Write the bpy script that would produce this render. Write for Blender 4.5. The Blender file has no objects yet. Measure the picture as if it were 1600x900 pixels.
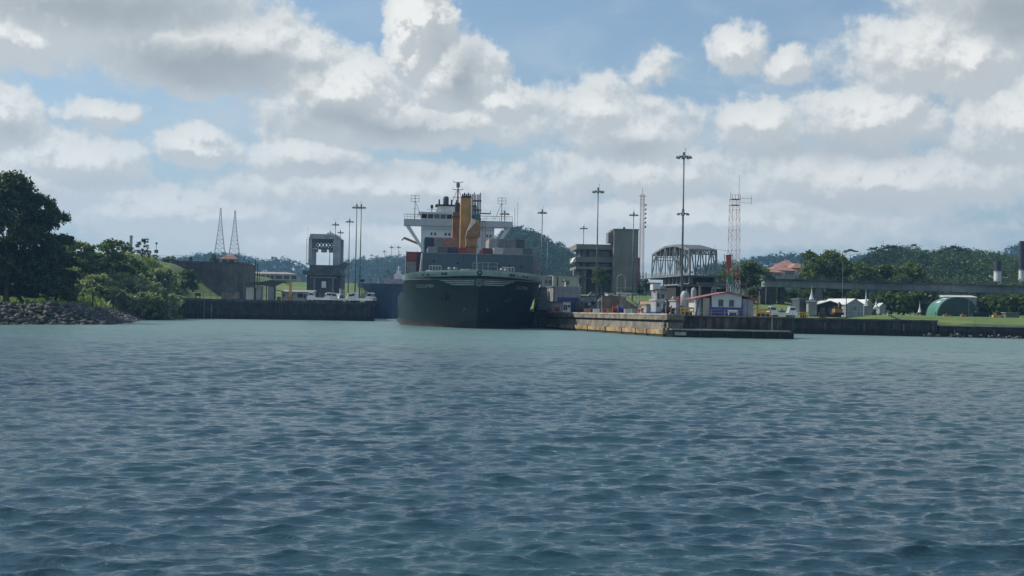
import bpy, math, random
import numpy as np
from mathutils import Vector, Matrix
PI = math.pi
R = math.radians
random.seed(7)
rng = np.random.default_rng(11)
SC = bpy.context.scene
COL = SC.collection

# ------------------------------------------------------------------ camera
F = 2000.0; HCAM = 3.7; PITCH = math.atan(39 / F); ROLL = R(1.1)
cam_d = bpy.data.cameras.new('camera'); cam = bpy.data.objects.new('camera', cam_d); COL.objects.link(cam)
cam_d.sensor_width = 36; cam_d.lens = 36 * F / 1600; cam_d.clip_start = 0.5; cam_d.clip_end = 20000
CAM_M = Matrix.Rotation(PI / 2 + PITCH, 3, 'X') @ Matrix.Rotation(ROLL, 3, 'Z')
cam.location = (0, 0, HCAM); cam.rotation_euler = CAM_M.to_euler()
SC.camera = cam

def W(px, py, D):
    """point at forward distance D that stands at this place of the photograph (1600 x 900)"""
    d = CAM_M @ Vector((px - 800, 450 - py, -F))
    return Vector((d.x * D / d.y, D, HCAM + d.z * D / d.y))
def WX(px, D, py=470): return W(px, py, D).x
def WZ(px, py, D): return W(px, py, D).z

# ------------------------------------------------------------------ light
SUN_DIR = Vector((-0.96, 0.27, 0)).normalized() * math.cos(R(43)) + Vector((0, 0, math.sin(R(43))))
sd = bpy.data.lights.new('sun', 'SUN'); sd.energy = 4.6; sd.angle = R(0.6); sd.color = (1.0, 0.95, 0.86)
so = bpy.data.objects.new('sun', sd); COL.objects.link(so)
so.rotation_euler = SUN_DIR.to_track_quat('Z', 'Y').to_euler(); so.location = (0, 0, 300)

SC.view_settings.view_transform = 'Standard'; SC.view_settings.look = 'None'
SC.view_settings.exposure = 0.0; SC.view_settings.gamma = 1.0; SC.view_settings.use_curve_mapping = False
SC.render.engine = 'CYCLES'
cy = SC.cycles
cy.use_denoising = True
cy.max_bounces = 5; cy.diffuse_bounces = 2; cy.glossy_bounces = 3; cy.transmission_bounces = 3
cy.volume_bounces = 0; cy.transparent_max_bounces = 6
cy.use_adaptive_sampling = True; cy.adaptive_threshold = 0.015
cy.sample_clamp_indirect = 6

class NT:
    def __init__(s, nt): s.nt = nt
    def n(s, t, **kw):
        nd = s.nt.nodes.new(t)
        for k, v in kw.items(): setattr(nd, k, v)
        return nd
    def link(s, a, b): s.nt.links.new(a, b)
    def setin(s, sock, v):
        if hasattr(v, 'links'): s.link(v, sock)
        else: sock.default_value = v
    def math(s, op, a, b=None, c=None, clamp=False):
        nd = s.n('ShaderNodeMath', operation=op); nd.use_clamp = clamp
        for i, v in enumerate((a, b, c)):
            if v is not None: s.setin(nd.inputs[i], v)
        return nd.outputs[0]
    def vmath(s, op, a, b=None, c=None):
        nd = s.n('ShaderNodeVectorMath', operation=op)
        for i, v in enumerate((a, b, c)):
            if v is not None: s.setin(nd.inputs[i], v)
        return nd
    def noise(s, vec, scale, detail=4, rough=0.55, lac=2.0, dist=0.0):
        nd = s.n('ShaderNodeTexNoise')
        if vec is not None: s.link(vec, nd.inputs['Vector'])
        nd.inputs['Scale'].default_value = scale; nd.inputs['Detail'].default_value = detail
        nd.inputs['Roughness'].default_value = rough; nd.inputs['Distortion'].default_value = dist
        return nd
    def mix(s, f, a, b, blend='MIX'):
        nd = s.n('ShaderNodeMix', data_type='RGBA', blend_type=blend)
        s.setin(nd.inputs[0], f); s.setin(nd.inputs[6], a); s.setin(nd.inputs[7], b)
        return nd.outputs[2]
    def smooth(s, v, lo, hi, a=0.0, b=1.0):
        nd = s.n('ShaderNodeMapRange', interpolation_type='SMOOTHSTEP')
        s.setin(nd.inputs[0], v)
        for i, q in enumerate((lo, hi, a, b)): nd.inputs[i + 1].default_value = q
        return nd.outputs[0]

# ------------------------------------------------------------------ world: sky with clouds, laid out by compass bearing and elevation
wd = bpy.data.worlds.new('World'); SC.world = wd; wd.use_nodes = True
wt = NT(wd.node_tree)
for nd in list(wd.node_tree.nodes): wd.node_tree.nodes.remove(nd)
def blob(px, py, rx, ry, w=1.0):
    return ((px - 800) / 100, (489 + 0.0192 * (px - 800) - py) / 100, rx / 100, ry / 100, w)
BLOBS = [blob(*b) for b in [
    (130, 25, 300, 100, 1.3), (330, 95, 210, 75, 1.2), (60, 90, 120, 60, .9), (440, 75, 55, 60, .6),
    (530, 150, 150, 85, 1.3), (648, 42, 60, 105, 1.7), (700, 120, 90, 80, 1.2), (775, 165, 75, 50, 1.0), (640, 195, 260, 45, 1.1),
    (470, 95, 80, 55, .8), (25, 205, 75, 60, 1.0), (172, 190, 75, 28, .75), (130, 262, 140, 55, 1.0), (60, 300, 170, 50, .9),
    (310, 238, 90, 36, .9), (480, 250, 120, 42, .95), (930, 175, 110, 70, .85), (1000, 215, 110, 60, .75), (1018, 112, 44, 28, .6),
    (1140, 84, 62, 50, .85), (1220, 110, 55, 30, .65), (1185, 205, 85, 55, .95), (1340, 195, 140, 60, 1.0), (1420, 110, 160, 75, .9),
    (1560, 30, 190, 95, 1.3), (1480, 120, 100, 75, 1.0), (1560, 210, 130, 95, 1.0), (1000, 275, 230, 50, .8), (1350, 290, 330, 60, .95),
    (600, 300, 330, 52, .9), (300, 335, 330, 46, .85), (1100, 350, 480, 50, .85), (700, 375, 520, 40, .75)]]
GREYS = [blob(*b) for b in [(200, 30, 270, 62, 1.2), (330, 115, 200, 50, 1.3), (575, 195, 190, 34, .9), (720, 115, 45, 70, .9), (680, 70, 35, 50, .6), (1560, 45, 130, 75, 1.3), (50, 225, 60, 30, .7),
    (1300, 245, 260, 28, .7), (980, 235, 90, 30, .7), (150, 300, 170, 20, .5), (560, 262, 160, 24, .6), (1240, 320, 250, 20, .4), (560, 330, 300, 18, .4)]]
grp = bpy.data.node_groups.new('cloud_field', 'ShaderNodeTree')
grp.interface.new_socket('p', in_out='INPUT', socket_type='NodeSocketVector')
grp.interface.new_socket('d', in_out='OUTPUT', socket_type='NodeSocketFloat')
g = NT(grp); gi = g.n('NodeGroupInput'); go = g.n('NodeGroupOutput')
p = gi.outputs[0]
q = p
for sc_, det_, ax, ay in ((0.8, 2, 0.62, 0.42), (2.2, 3, 0.48, 0.42), (7.5, 4, 0.20, 0.19)):
    nn = g.vmath('SUBTRACT', g.noise(p, sc_, det_, 0.6).outputs['Color'], (0.5, 0.5, 0.5)).outputs[0]
    q = g.vmath('MULTIPLY_ADD', nn, (ax, ay, 0.0), q).outputs[0]
acc = None
for (cx, cy_, rx, ry, w) in BLOBS:
    v = g.vmath('MULTIPLY_ADD', q, (1 / rx, 1 / ry, 0.0), (-cx / rx, -cy_ / ry, 0.0)).outputs[0]
    l = g.vmath('LENGTH', v).outputs['Value']
    t = g.math('MULTIPLY_ADD', l, -w, w)
    acc = t if acc is None else g.math('SMOOTH_MAX', acc, t, 0.18)
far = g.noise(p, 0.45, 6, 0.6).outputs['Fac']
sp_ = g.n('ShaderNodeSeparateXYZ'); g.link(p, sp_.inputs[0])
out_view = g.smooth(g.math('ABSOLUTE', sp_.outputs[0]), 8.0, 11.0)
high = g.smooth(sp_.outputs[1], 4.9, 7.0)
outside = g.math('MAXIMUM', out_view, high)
farf = g.math('MULTIPLY_ADD', far, 3.0, -1.72)  # unseen sky: cloud cover thinned to lower the fill light
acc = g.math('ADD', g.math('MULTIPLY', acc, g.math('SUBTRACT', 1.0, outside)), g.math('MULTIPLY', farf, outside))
det = g.noise(p, 1.7, 8, 0.60).outputs['Fac']
acc = g.math('ADD', acc, g.math('MULTIPLY_ADD', det, 1.0, -0.53))
g.link(acc, go.inputs[0])

tc = wt.n('ShaderNodeTexCoord'); sx = wt.n('ShaderNodeSeparateXYZ'); wt.link(tc.outputs['Generated'], sx.inputs[0])
az = wt.math('MULTIPLY', wt.math('ARCTAN2', sx.outputs[0], sx.outputs[1]), 20.0)
el = wt.math('MULTIPLY', wt.math('ARCSINE', sx.outputs[2]), 20.0)
cb = wt.n('ShaderNodeCombineXYZ'); wt.link(az, cb.inputs[0]); wt.link(el, cb.inputs[1])
P0 = cb.outputs[0]
def field(v):
    nd = wt.n('ShaderNodeGroup'); nd.node_tree = grp; wt.link(v, nd.inputs[0]); return nd.outputs[0]
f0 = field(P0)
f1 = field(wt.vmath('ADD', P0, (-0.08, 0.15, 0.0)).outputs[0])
mask = wt.smooth(f0, -0.10, 0.26)
thick = wt.smooth(f0, 0.10, 0.95)
rim = wt.smooth(wt.math('SUBTRACT', f0, f1), -0.14, 0.24)
wn1 = wt.vmath('SUBTRACT', wt.noise(P0, 1.1, 5, .6).outputs['Color'], (.5, .5, .5)).outputs[0]
qg = wt.vmath('MULTIPLY_ADD', wn1, (1.1, .7, 0.0), P0).outputs[0]
ga = None
for (cx, cy_, rx, ry, w) in GREYS:
    v = wt.vmath('MULTIPLY_ADD', qg, (1 / rx, 1 / ry, 0.0), (-cx / rx, -cy_ / ry, 0.0)).outputs[0]
    t_ = wt.math('MULTIPLY_ADD', wt.vmath('LENGTH', v).outputs['Value'], -w, w)
    ga = t_ if ga is None else wt.math('SMOOTH_MAX', ga, t_, 0.15)
grey = wt.smooth(ga, -0.1, 0.85)
shade = wt.math('MULTIPLY', wt.math('MULTIPLY_ADD', rim, 0.62, 0.38), wt.math('MULTIPLY_ADD', grey, -0.82, 1.0))
c1 = wt.mix(shade, (0.35, 0.395, 0.425, 1), (0.93, 0.93, 0.89, 1))
c1 = wt.mix(wt.math('MULTIPLY', wt.math('SUBTRACT', 1.0, thick), 0.45), c1, (0.56, 0.62, 0.655, 1))
sky = wt.n('ShaderNodeTexSky', sky_type='NISHITA'); sky.sun_disc = False
sky.sun_elevation = R(43); sky.sun_rotation = math.atan2(SUN_DIR.x, SUN_DIR.y)
sky.air_density = 1.0; sky.dust_density = 1.6; sky.ozone_density = 1.2; sky.altitude = 0
SKY_STR = 0.10
skyc = wt.vmath('MULTIPLY', sky.outputs[0], (SKY_STR * 0.90, SKY_STR * 1.06, SKY_STR * 1.18)).outputs[0]
low = wt.smooth(el, 0.2, 3.6, 0.85, 0.0)
c1 = wt.mix(wt.math('MULTIPLY', low, 0.70), c1, (0.69, 0.745, 0.75, 1))
skyc = wt.mix(wt.smooth(el, 0.0, 5.0, 0.65, 0.20), skyc, (0.50, 0.635, 0.70, 1))
mpv = wt.n('ShaderNodeMapping'); wt.link(P0, mpv.inputs[0]); mpv.inputs['Scale'].default_value = (0.42, 1.25, 1)
veil = wt.noise(mpv.outputs[0], 0.9, 9, .62, dist=.6).outputs['Fac']
veil = wt.math('MULTIPLY', wt.smooth(veil, 0.40, 0.68), wt.smooth(el, 0.0, 5.2, 0.85, 0.18))
skyc = wt.mix(veil, skyc, (0.64, 0.70, 0.725, 1))
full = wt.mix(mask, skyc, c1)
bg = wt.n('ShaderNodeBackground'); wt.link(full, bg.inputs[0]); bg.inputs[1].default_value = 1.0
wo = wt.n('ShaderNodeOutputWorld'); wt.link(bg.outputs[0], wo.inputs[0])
wd.cycles.sampling_method = 'MANUAL'; wd.cycles.sample_map_resolution = 512

# ------------------------------------------------------------------ materials
MATS = {}
def mat(name, col, rough=0.7, metal=0.0, var=0.18, scale=0.6, streak=0.0, bump=0.0, bscale=6.0, tint=None, transl=0.0, spec=0.5, tide=None, rust=0.0):
    if name in MATS: return MATS[name]
    m = bpy.data.materials.new(name); m.use_nodes = True; t = NT(m.node_tree)
    bs = m.node_tree.nodes['Principled BSDF']
    bs.inputs['Roughness'].default_value = rough; bs.inputs['Metallic'].default_value = metal
    bs.inputs['Specular IOR Level'].default_value = spec
    c = (*col, 1); tcn = t.n('ShaderNodeTexCoord'); vec = tcn.outputs['Object']
    nz = t.noise(vec, scale, 6, 0.6)
    dark = tuple(x * (1 - var * 1.6) for x in (tint or col)) + (1,); lite = tuple(min(1, x * (1 + var)) for x in col) + (1,)
    res = t.mix(t.smooth(nz.outputs['Fac'], 0.30, 0.70), dark, lite)
    if streak > 0:
        mp = t.n('ShaderNodeMapping'); t.link(vec, mp.inputs[0]); mp.inputs['Scale'].default_value = (1.1, 1.1, 0.10)
        s2 = t.noise(mp.outputs[0], 1.3, 5, 0.65)
        res = t.mix(t.math('MULTIPLY', t.smooth(s2.outputs['Fac'], 0.42, 0.68), streak), res, tuple(x * 0.35 for x in col) + (1,))
    if rust > 0:
        mr = t.n('ShaderNodeMapping'); t.link(vec, mr.inputs[0]); mr.inputs['Scale'].default_value = (.9, .9, .06)
        rn = t.noise(mr.outputs[0], 1.6, 5, .7).outputs['Fac']; r3 = t.noise(vec, .22, 4, .6).outputs['Fac']
        res = t.mix(t.math('MULTIPLY', t.math('MULTIPLY', t.smooth(rn, .56, .70), t.smooth(r3, .42, .62)), rust), res, (.11, .055, .03, 1))
        res = t.mix(t.math('MULTIPLY', t.smooth(t.noise(vec, .35, 7, .75).outputs['Fac'], .52, .60), .28), res, tuple(x * 2.0 for x in col) + (1,))
    if tide:
        sz = t.n('ShaderNodeSeparateXYZ'); t.link(vec, sz.inputs[0]); zz = t.math('MULTIPLY_ADD', t.noise(vec, .5, 4, .6).outputs['Fac'], 1.1, sz.outputs[2])
        res = t.mix(t.smooth(zz, tide + .35, tide + .75, .88, 0), res, (.014, .019, .014, 1))
    t.link(res, bs.inputs['Base Color'])
    if bump > 0:
        bn = t.n('ShaderNodeBump'); bn.inputs['Strength'].default_value = bump; bn.inputs['Distance'].default_value = 0.1
        b2 = t.noise(vec, bscale, 5, 0.6); t.link(b2.outputs['Fac'], bn.inputs['Height']); t.link(bn.outputs[0], bs.inputs['Normal'])
    if transl > 0:
        tr = t.n('ShaderNodeBsdfTranslucent'); t.link(res, tr.inputs[0]); mx = t.n('ShaderNodeMixShader'); mx.inputs[0].default_value = transl
        t.link(bs.outputs[0], mx.inputs[1]); t.link(tr.outputs[0], mx.inputs[2])
        t.link(mx.outputs[0], m.node_tree.nodes['Material Output'].inputs[0])
    MATS[name] = m; return m

def foliage(name, dark, lite, scale=0.25, rough=0.55):
    if name in MATS: return MATS[name]
    m = bpy.data.materials.new(name); m.use_nodes = True; t = NT(m.node_tree)
    bs = m.node_tree.nodes['Principled BSDF']; bs.inputs['Roughness'].default_value = rough
    tcn = t.n('ShaderNodeTexCoord'); vec = tcn.outputs['Object']
    a = t.noise(vec, scale, 3, 0.5).outputs['Fac']; b = t.noise(vec, scale * 9, 2, 0.6).outputs['Fac']
    f = t.smooth(t.math('ADD', t.math('MULTIPLY', a, 0.6), t.math('MULTIPLY', b, 0.4)), 0.38, 0.62)
    res = t.mix(f, (*dark, 1), (*lite, 1)); t.link(res, bs.inputs['Base Color'])
    tr = t.n('ShaderNodeBsdfTranslucent'); t.link(t.mix(1.0, res, (1.0, 1.0, 0.55, 1), 'MULTIPLY'), tr.inputs[0])
    mx = t.n('ShaderNodeMixShader'); mx.inputs[0].default_value = 0.40
    t.link(bs.outputs[0], mx.inputs[1]); t.link(tr.outputs[0], mx.inputs[2]); t.link(mx.outputs[0], m.node_tree.nodes['Material Output'].inputs[0])
    MATS[name] = m; return m

M_conc = mat('weathered_concrete', (.20, .18, .14), .9, var=.3, scale=.35, streak=.55, bump=.3)
M_concl = mat('pale_concrete', (.36, .34, .285), .9, var=.22, scale=.3, streak=.3, bump=.2)
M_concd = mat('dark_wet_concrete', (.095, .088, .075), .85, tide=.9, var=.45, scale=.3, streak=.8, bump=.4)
M_pile = mat('rusted_sheet_pile', (.052, .047, .043), .85, tide=1.5, var=.4, scale=.4, streak=.7, bump=.2)
M_pave = mat('pavement_concrete', (.34, .33, .30), .9, var=.2, scale=.2)
M_fend = mat('orange_fender_timber', (.34, .225, .095), .8, var=.4, scale=.5, streak=.5)
M_black = mat('black_rubber', (.018, .018, .02), .6, var=.3)
M_gal = mat('galvanised_steel', (.11, .12, .13), .55, .3, var=.15, scale=1)
M_dsteel = mat('dark_grey_steel', (.07, .085, .095), .55, .2, var=.2, scale=.7)
M_truss = mat('grey_painted_truss', (.185, .205, .215), .6, .1, var=.2, scale=.8)
M_white = mat('white_paint', (.60, .61, .60), .45, var=.07, scale=.5, streak=.12)
M_shipw = mat('ship_white_paint', (.60, .62, .62), .4, var=.06, scale=.2, streak=.15)
M_blue = mat('blue_paint', (.03, .05, .20), .5, var=.15)
M_navy = mat('navy_hull_paint', (.017, .036, .085), .5, var=.2, scale=.1, streak=.3)
M_hull = mat('dark_green_hull_paint', (.016, .031, .034), .45, spec=.15, rust=.55, var=.22, scale=.12, streak=.35, bump=.05, bscale=.6)
M_band = mat('pale_green_bulwark_paint', (.24, .33, .29), .5, var=.12, scale=.3, streak=.2)
M_boot = mat('red_brown_boot_top', (.038, .024, .024), .7, var=.35, scale=.4, streak=.4)
M_bgrey = mat('blue_grey_deck_paint', (.065, .098, .115), .55, var=.12, scale=.2, streak=.2)
M_glass = mat('dark_window_glass', (.012, .016, .02), .12, var=.1, spec=.6)
M_glassl = mat('reflecting_window_glass', (.10, .13, .15), .15, var=.3, scale=.4)
M_orange = mat('orange_crane_paint', (.36, .19, .055), .5, var=.22, scale=.4, streak=.3)
M_brown = mat('brown_crane_paint', (.26, .125, .05), .6, var=.2, scale=.4, streak=.3)
M_yel = mat('yellow_paint', (.55, .33, .04), .5, var=.15)
M_red = mat('red_paint', (.30, .04, .035), .5, var=.15)
M_maroon = mat('maroon_container_paint', (.12, .025, .028), .6, var=.2)
M_cgrey = mat('grey_container_paint', (.27, .28, .28), .6, var=.15, scale=.8, streak=.3)
M_cwhite = mat('white_container_paint', (.55, .55, .53), .6, var=.12, scale=.8, streak=.3)
M_csalm = mat('salmon_container_paint', (.42, .23, .15), .6, var=.15, scale=.8, streak=.2)
M_cdark = mat('dark_grey_container_paint', (.09, .10, .10), .6, var=.15)
M_tile = mat('red_roof_tile', (.30, .15, .115), .8, var=.2, scale=.8, bump=.3)
M_rroof = mat('red_metal_roof', (.30, .10, .09), .5, var=.12)
M_cream = mat('cream_wall', (.42, .41, .37), .85, var=.1, scale=.3, streak=.15)
M_tan = mat('tan_concrete_wall', (.19, .183, .16), .9, var=.14, scale=.12, streak=.22)
M_green = mat('shaded_green_hangar_front', (.010, .044, .038), .45, var=.12, scale=.3)  # hangar front: its shade is put into a darker green than the roof
M_greenl = mat('sunlit_green_hangar_roof', (.07, .19, .145), .45, var=.12, scale=.3)  # hangar roof: sunlight is put into the paler green
M_silver = mat('silver_locomotive_paint', (.66, .67, .68), .3, .55, var=.1)
M_lgrey = mat('light_grey_paint', (.29, .315, .335), .55, var=.12, scale=.5, streak=.2)
M_bark = mat('tree_bark', (.10, .08, .06), .95, var=.3, scale=2)
M_smoke = mat('matt_black_paint', (.012, .012, .014), .8)
M_lamp = mat('lamp_housing', (.16, .17, .18), .5, .3)
M_rust = mat('rust_brown_steel', (.13, .06, .035), .8, var=.3)
M_mast = mat('ship_mast_paint', (.22, .13, .10), .6, var=.2)
L_dark = foliage('dark_tree_leaves', (.030, .058, .016), (.095, .130, .036), .16)
L_mid = foliage('mid_tree_leaves', (.048, .092, .020), (.155, .215, .052), .2)
L_lite = foliage('bright_tree_leaves', (.05, .095, .018), (.13, .19, .045), .25)
L_gry = foliage('grey_green_leaves', (.16, .21, .09), (.42, .48, .25), .12)
L_far = foliage('far_forest_leaves', (.022, .055, .018), (.075, .120, .038), .025)

# ------------------------------------------------------------------ mesh builder
class MB:
    def __init__(s): s.v = []; s.f = []; s.m = []; s.cur = 0
    def quad(s, *pts):
        i = len(s.v); s.v += [tuple(p) for p in pts]; s.f.append(tuple(range(i, i + len(pts)))); s.m.append(s.cur); return s
    def hexa(s, b, t):
        i = len(s.v); s.v += [tuple(p) for p in b] + [tuple(p) for p in t]
        n = len(b)
        s.f.append(tuple(i + k for k in reversed(range(n)))); s.f.append(tuple(i + n + k for k in range(n)))
        for k in range(n): s.f.append((i + k, i + (k + 1) % n, i + n + (k + 1) % n, i + n + k))
        s.m += [s.cur] * (n + 2); return s
    def box(s, x0, x1, y0, y1, z0, z1):
        return s.hexa([(x0, y0, z0), (x1, y0, z0), (x1, y1, z0), (x0, y1, z0)], [(x0, y0, z1), (x1, y0, z1), (x1, y1, z1), (x0, y1, z1)])
    def prism(s, pts, z0, z1):   # outline in xy
        return s.hexa([(x, y, z0) for x, y in pts], [(x, y, z1) for x, y in pts])
    def prisy(s, pts, y0, y1):   # outline in xz, extruded along y
        return s.hexa([(x, y0, z) for x, z in pts], [(x, y1, z) for x, z in pts])
    def bar(s, a, b, w, h=None):
        a = Vector(a); b = Vector(b); d = (b - a)
        if d.length < 1e-6: return s
        d.normalize(); h = h or w
        up = Vector((0, 0, 1)) if abs(d.z) < 0.95 else Vector((0, 1, 0))
        x = d.cross(up).normalized() * w / 2; y = x.cross(d).normalized() * h / 2
        return s.hexa([a - x - y, a + x - y, a + x + y, a - x + y], [b - x - y, b + x - y, b + x + y, b - x + y])
    def tube(s, a, b, r0, r1=None, n=8, cap=True):
        a = Vector(a); b = Vector(b); r1 = r0 if r1 is None else r1
        d = (b - a).normalized(); up = Vector((0, 0, 1)) if abs(d.z) < 0.95 else Vector((1, 0, 0))
        x = d.cross(up).normalized(); y = d.cross(x).normalized(); i = len(s.v)
        for c, r in ((a, r0), (b, r1)):
            for k in range(n):
                t = 2 * PI * k / n; s.v.append(tuple(c + x * (math.cos(t) * r) + y * (math.sin(t) * r)))
        for k in range(n): s.f.append((i + k, i + n + k, i + n + (k + 1) % n, i + (k + 1) % n)); s.m.append(s.cur)
        if cap:
            s.f.append(tuple(i + k for k in range(n))); s.f.append(tuple(i + n + k for k in reversed(range(n)))); s.m += [s.cur] * 2
        return s
    def lathe(s, c, prof, n=14):
        i = len(s.v); c = Vector(c)
        for r, z in prof:
            for k in range(n):
                t = 2 * PI * k / n; s.v.append((c.x + r * math.cos(t), c.y + r * math.sin(t), c.z + z))
        for j in range(len(prof) - 1):
            for k in range(n):
                a = i + j * n + k; b = i + j * n + (k + 1) % n; s.f.append((a, b, b + n, a + n)); s.m.append(s.cur)
        s.f.append(tuple(i + k for k in reversed(range(n)))); s.f.append(tuple(i + (len(prof) - 1) * n + k for k in range(n))); s.m += [s.cur] * 2
        return s
    def build(s, name, m, parent=None, smooth=False, loc=None):
        me = bpy.data.meshes.new(name); me.from_pydata(s.v, [], s.f)
        ms = m if isinstance(m, (list, tuple)) else [m]
        for q in ms: me.materials.append(q)
        if len(ms) > 1: me.polygons.foreach_set('material_index', s.m)
        if smooth: me.polygons.foreach_set('use_smooth', [True] * len(me.polygons))
        me.update(); o = bpy.data.objects.new(name, me); COL.objects.link(o)
        if parent: o.parent = parent
        if loc is not None: o.location = loc
        return o

def np_mesh(name, v, f, m, parent=None, smooth=False, n=4):
    me = bpy.data.meshes.new(name); me.vertices.add(len(v)); me.vertices.foreach_set('co', np.asarray(v, np.float32).ravel())
    f = np.asarray(f, np.int32); me.loops.add(f.size); me.loops.foreach_set('vertex_index', f.ravel())
    me.polygons.add(len(f)); me.polygons.foreach_set('loop_start', np.arange(0, f.size, n, dtype=np.int32))
    me.polygons.foreach_set('loop_total', np.full(len(f), n, np.int32))
    if smooth: me.polygons.foreach_set('use_smooth', np.ones(len(f), bool))
    me.materials.append(m); me.update(calc_edges=True); me.validate()
    o = bpy.data.objects.new(name, me); COL.objects.link(o)
    if parent: o.parent = parent
    return o

def tag(o, label=None, cat=None, group=None, kind=None):
    if label: o['label'] = label
    if cat: o['category'] = cat
    if group: o['group'] = group
    if kind: o['kind'] = kind
    return o
def thing(name, label, cat, loc=(0, 0, 0), rotz=0.0, group=None, scale=1.0):
    o = bpy.data.objects.new(name, None); COL.objects.link(o); o.location = loc; o.rotation_euler = (0, 0, rotz)
    o.empty_display_size = .5; o.scale = (scale,) * 3 if not isinstance(scale, tuple) else scale
    return tag(o, label, cat, group)
KIDS = {}
def dup(root, loc, rotz=0.0, label=None, scale=None, group=None):
    r = root.copy(); COL.objects.link(r); r.location = loc; r.rotation_euler = (0, 0, rotz)
    if scale is not None: r.scale = (scale,) * 3 if not isinstance(scale, tuple) else scale
    if label: r['label'] = label
    if group: r['group'] = group
    if root.name not in KIDS: KIDS[root.name] = [(c, list(c.children)) for c in root.children]
    for ch, gs in KIDS[root.name]:
        c = ch.copy(); COL.objects.link(c); c.parent = r
        for g_ in gs:
            d = g_.copy(); COL.objects.link(d); d.parent = c
    return r
def struct(o): o['kind'] = 'structure'; return o
def sstep(a, b, x):
    t = np.clip((np.asarray(x, float) - a) / (b - a), 0, 1); return t * t * (3 - 2 * t)
def vnoise(x, y, seed=0):
    r = np.random.default_rng(seed); T = r.random((256, 256))
    xi = np.floor(x).astype(int); yi = np.floor(y).astype(int); fx = x - xi; fy = y - yi
    fx = fx * fx * (3 - 2 * fx); fy = fy * fy * (3 - 2 * fy); a = lambda i, j: T[(xi + i) % 256, (yi + j) % 256]
    return (a(0, 0) * (1 - fx) + a(1, 0) * fx) * (1 - fy) + (a(0, 1) * (1 - fx) + a(1, 1) * fx) * fy

# ------------------------------------------------------------------ water: real waves
def build_water():
    nr, nc = 1650, 1000
    y = np.concatenate([[4, 6, 8, 10, 12], 13.5 * np.exp(np.linspace(0, math.log(1000 / 13.5), nr - 5))]); u = np.linspace(-1, 1, nc)
    Y = np.repeat(y[:, None], nc, 1).astype(np.float32); X = ((8 + 0.52 * Y) * u[None, :]).astype(np.float32)
    dy = (np.gradient(y)[:, None]).astype(np.float32); dx = (8 + 0.52 * y[:, None]).astype(np.float32) * 2 / nc
    Z = np.zeros_like(X); OX = np.zeros_like(X); OY = np.zeros_like(X)
    r = np.random.default_rng(5); G = [(0.30 + .8 * vnoise(X * .07 + a * 3.1, Y * .06 + a * 1.7, 3) + .75 * vnoise(X * .02 + a * 1.3 + 9, Y * .035 + a * .7, 4)).astype(np.float32) for a in range(5)]
    for i in range(150):
        lam = 0.18 * (3.4 / 0.18) ** (r.random() ** 0.85); k = 2 * PI / lam
        th = r.normal(PI * 0.53, 0.36); kx, ky = k * math.cos(th), k * math.sin(th); f0 = r.random() * 6.283
        amp = 0.0050 * lam ** 0.88 * (0.5 + r.random()) * math.exp(-(lam / 2.7) ** 2)
        fade = np.clip((lam / (dy * abs(math.sin(th)) + dx * abs(math.cos(th)) + 1e-4) - 2.0) / 1.5, 0, 1)
        rows = np.where(fade[:, 0] > 0)[0]
        if len(rows) == 0: continue
        e_ = rows[-1] + 1; ph = (kx * X[:e_] + ky * Y[:e_] + f0); A = amp * fade[:e_] * G[i % 5][:e_]; sn, cn = np.sin(ph), np.cos(ph)
        Z[:e_] += A * sn; OX[:e_] += A * math.cos(th) * cn; OY[:e_] += A * math.sin(th) * cn
    V = np.stack([X + OX * .9, Y + OY * .9, Z], -1).reshape(-1, 3)
    i = np.arange(nr * nc).reshape(nr, nc)
    Fq = np.stack([i[:-1, :-1], i[:-1, 1:], i[1:, 1:], i[1:, :-1]], -1).reshape(-1, 4)
    m = bpy.data.materials.new('canal_water'); m.use_nodes = True; t = NT(m.node_tree); bs = m.node_tree.nodes['Principled BSDF']
    tcn = t.n('ShaderNodeTexCoord'); vec = tcn.outputs['Object']; s = t.n('ShaderNodeSeparateXYZ'); t.link(vec, s.inputs[0])
    wob = t.math('MULTIPLY_ADD', t.noise(vec, .025, 5, .65).outputs['Fac'], 130.0, -65.0)
    yy = t.math('ADD', t.math('MULTIPLY_ADD', s.outputs[0], 0.55, s.outputs[1]), wob)
    silt = t.smooth(yy, 30, 190)
    patch = t.noise(vec, .09, 4, .6).outputs['Fac']
    c = t.mix(t.smooth(patch, .35, .7), (.015, .049, .073, 1), (.024, .069, .087, 1))
    c = t.mix(silt, c, (.105, .180, .168, 1))
    t.link(c, bs.inputs['Base Color']); bs.inputs['IOR'].default_value = 1.33
    t.link(t.smooth(s.outputs[1], 15, 200, .05, .34), bs.inputs['Roughness'])
    mp = t.n('ShaderNodeMapping'); t.link(vec, mp.inputs[0]); mp.inputs['Scale'].default_value = (0.55, 1.3, 1)
    nA = t.noise(mp.outputs[0], 2.4, 6, .65, dist=.5).outputs['Fac']
    nB = t.noise(mp.outputs[0], 9.0, 4, .6).outputs['Fac']
    nC = t.noise(mp.outputs[0], .42, 4, .6).outputs['Fac']
    hgt = t.math('ADD', t.math('MULTIPLY', nA, 1.0), t.math('MULTIPLY', nB, .22))
    hgt = t.math('ADD', hgt, t.math('MULTIPLY', nC, t.smooth(s.outputs[1], 60, 180, 0.0, 5.0)))
    bn = t.n('ShaderNodeBump'); bn.inputs['Distance'].default_value = .13; t.link(hgt, bn.inputs['Height'])
    t.link(t.smooth(s.outputs[1], 20, 110, .60, 1.0), bn.inputs['Strength']); t.link(bn.outputs[0], bs.inputs['Normal'])
    struct(np_mesh('water', V, Fq, m, smooth=True))
build_water()

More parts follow.
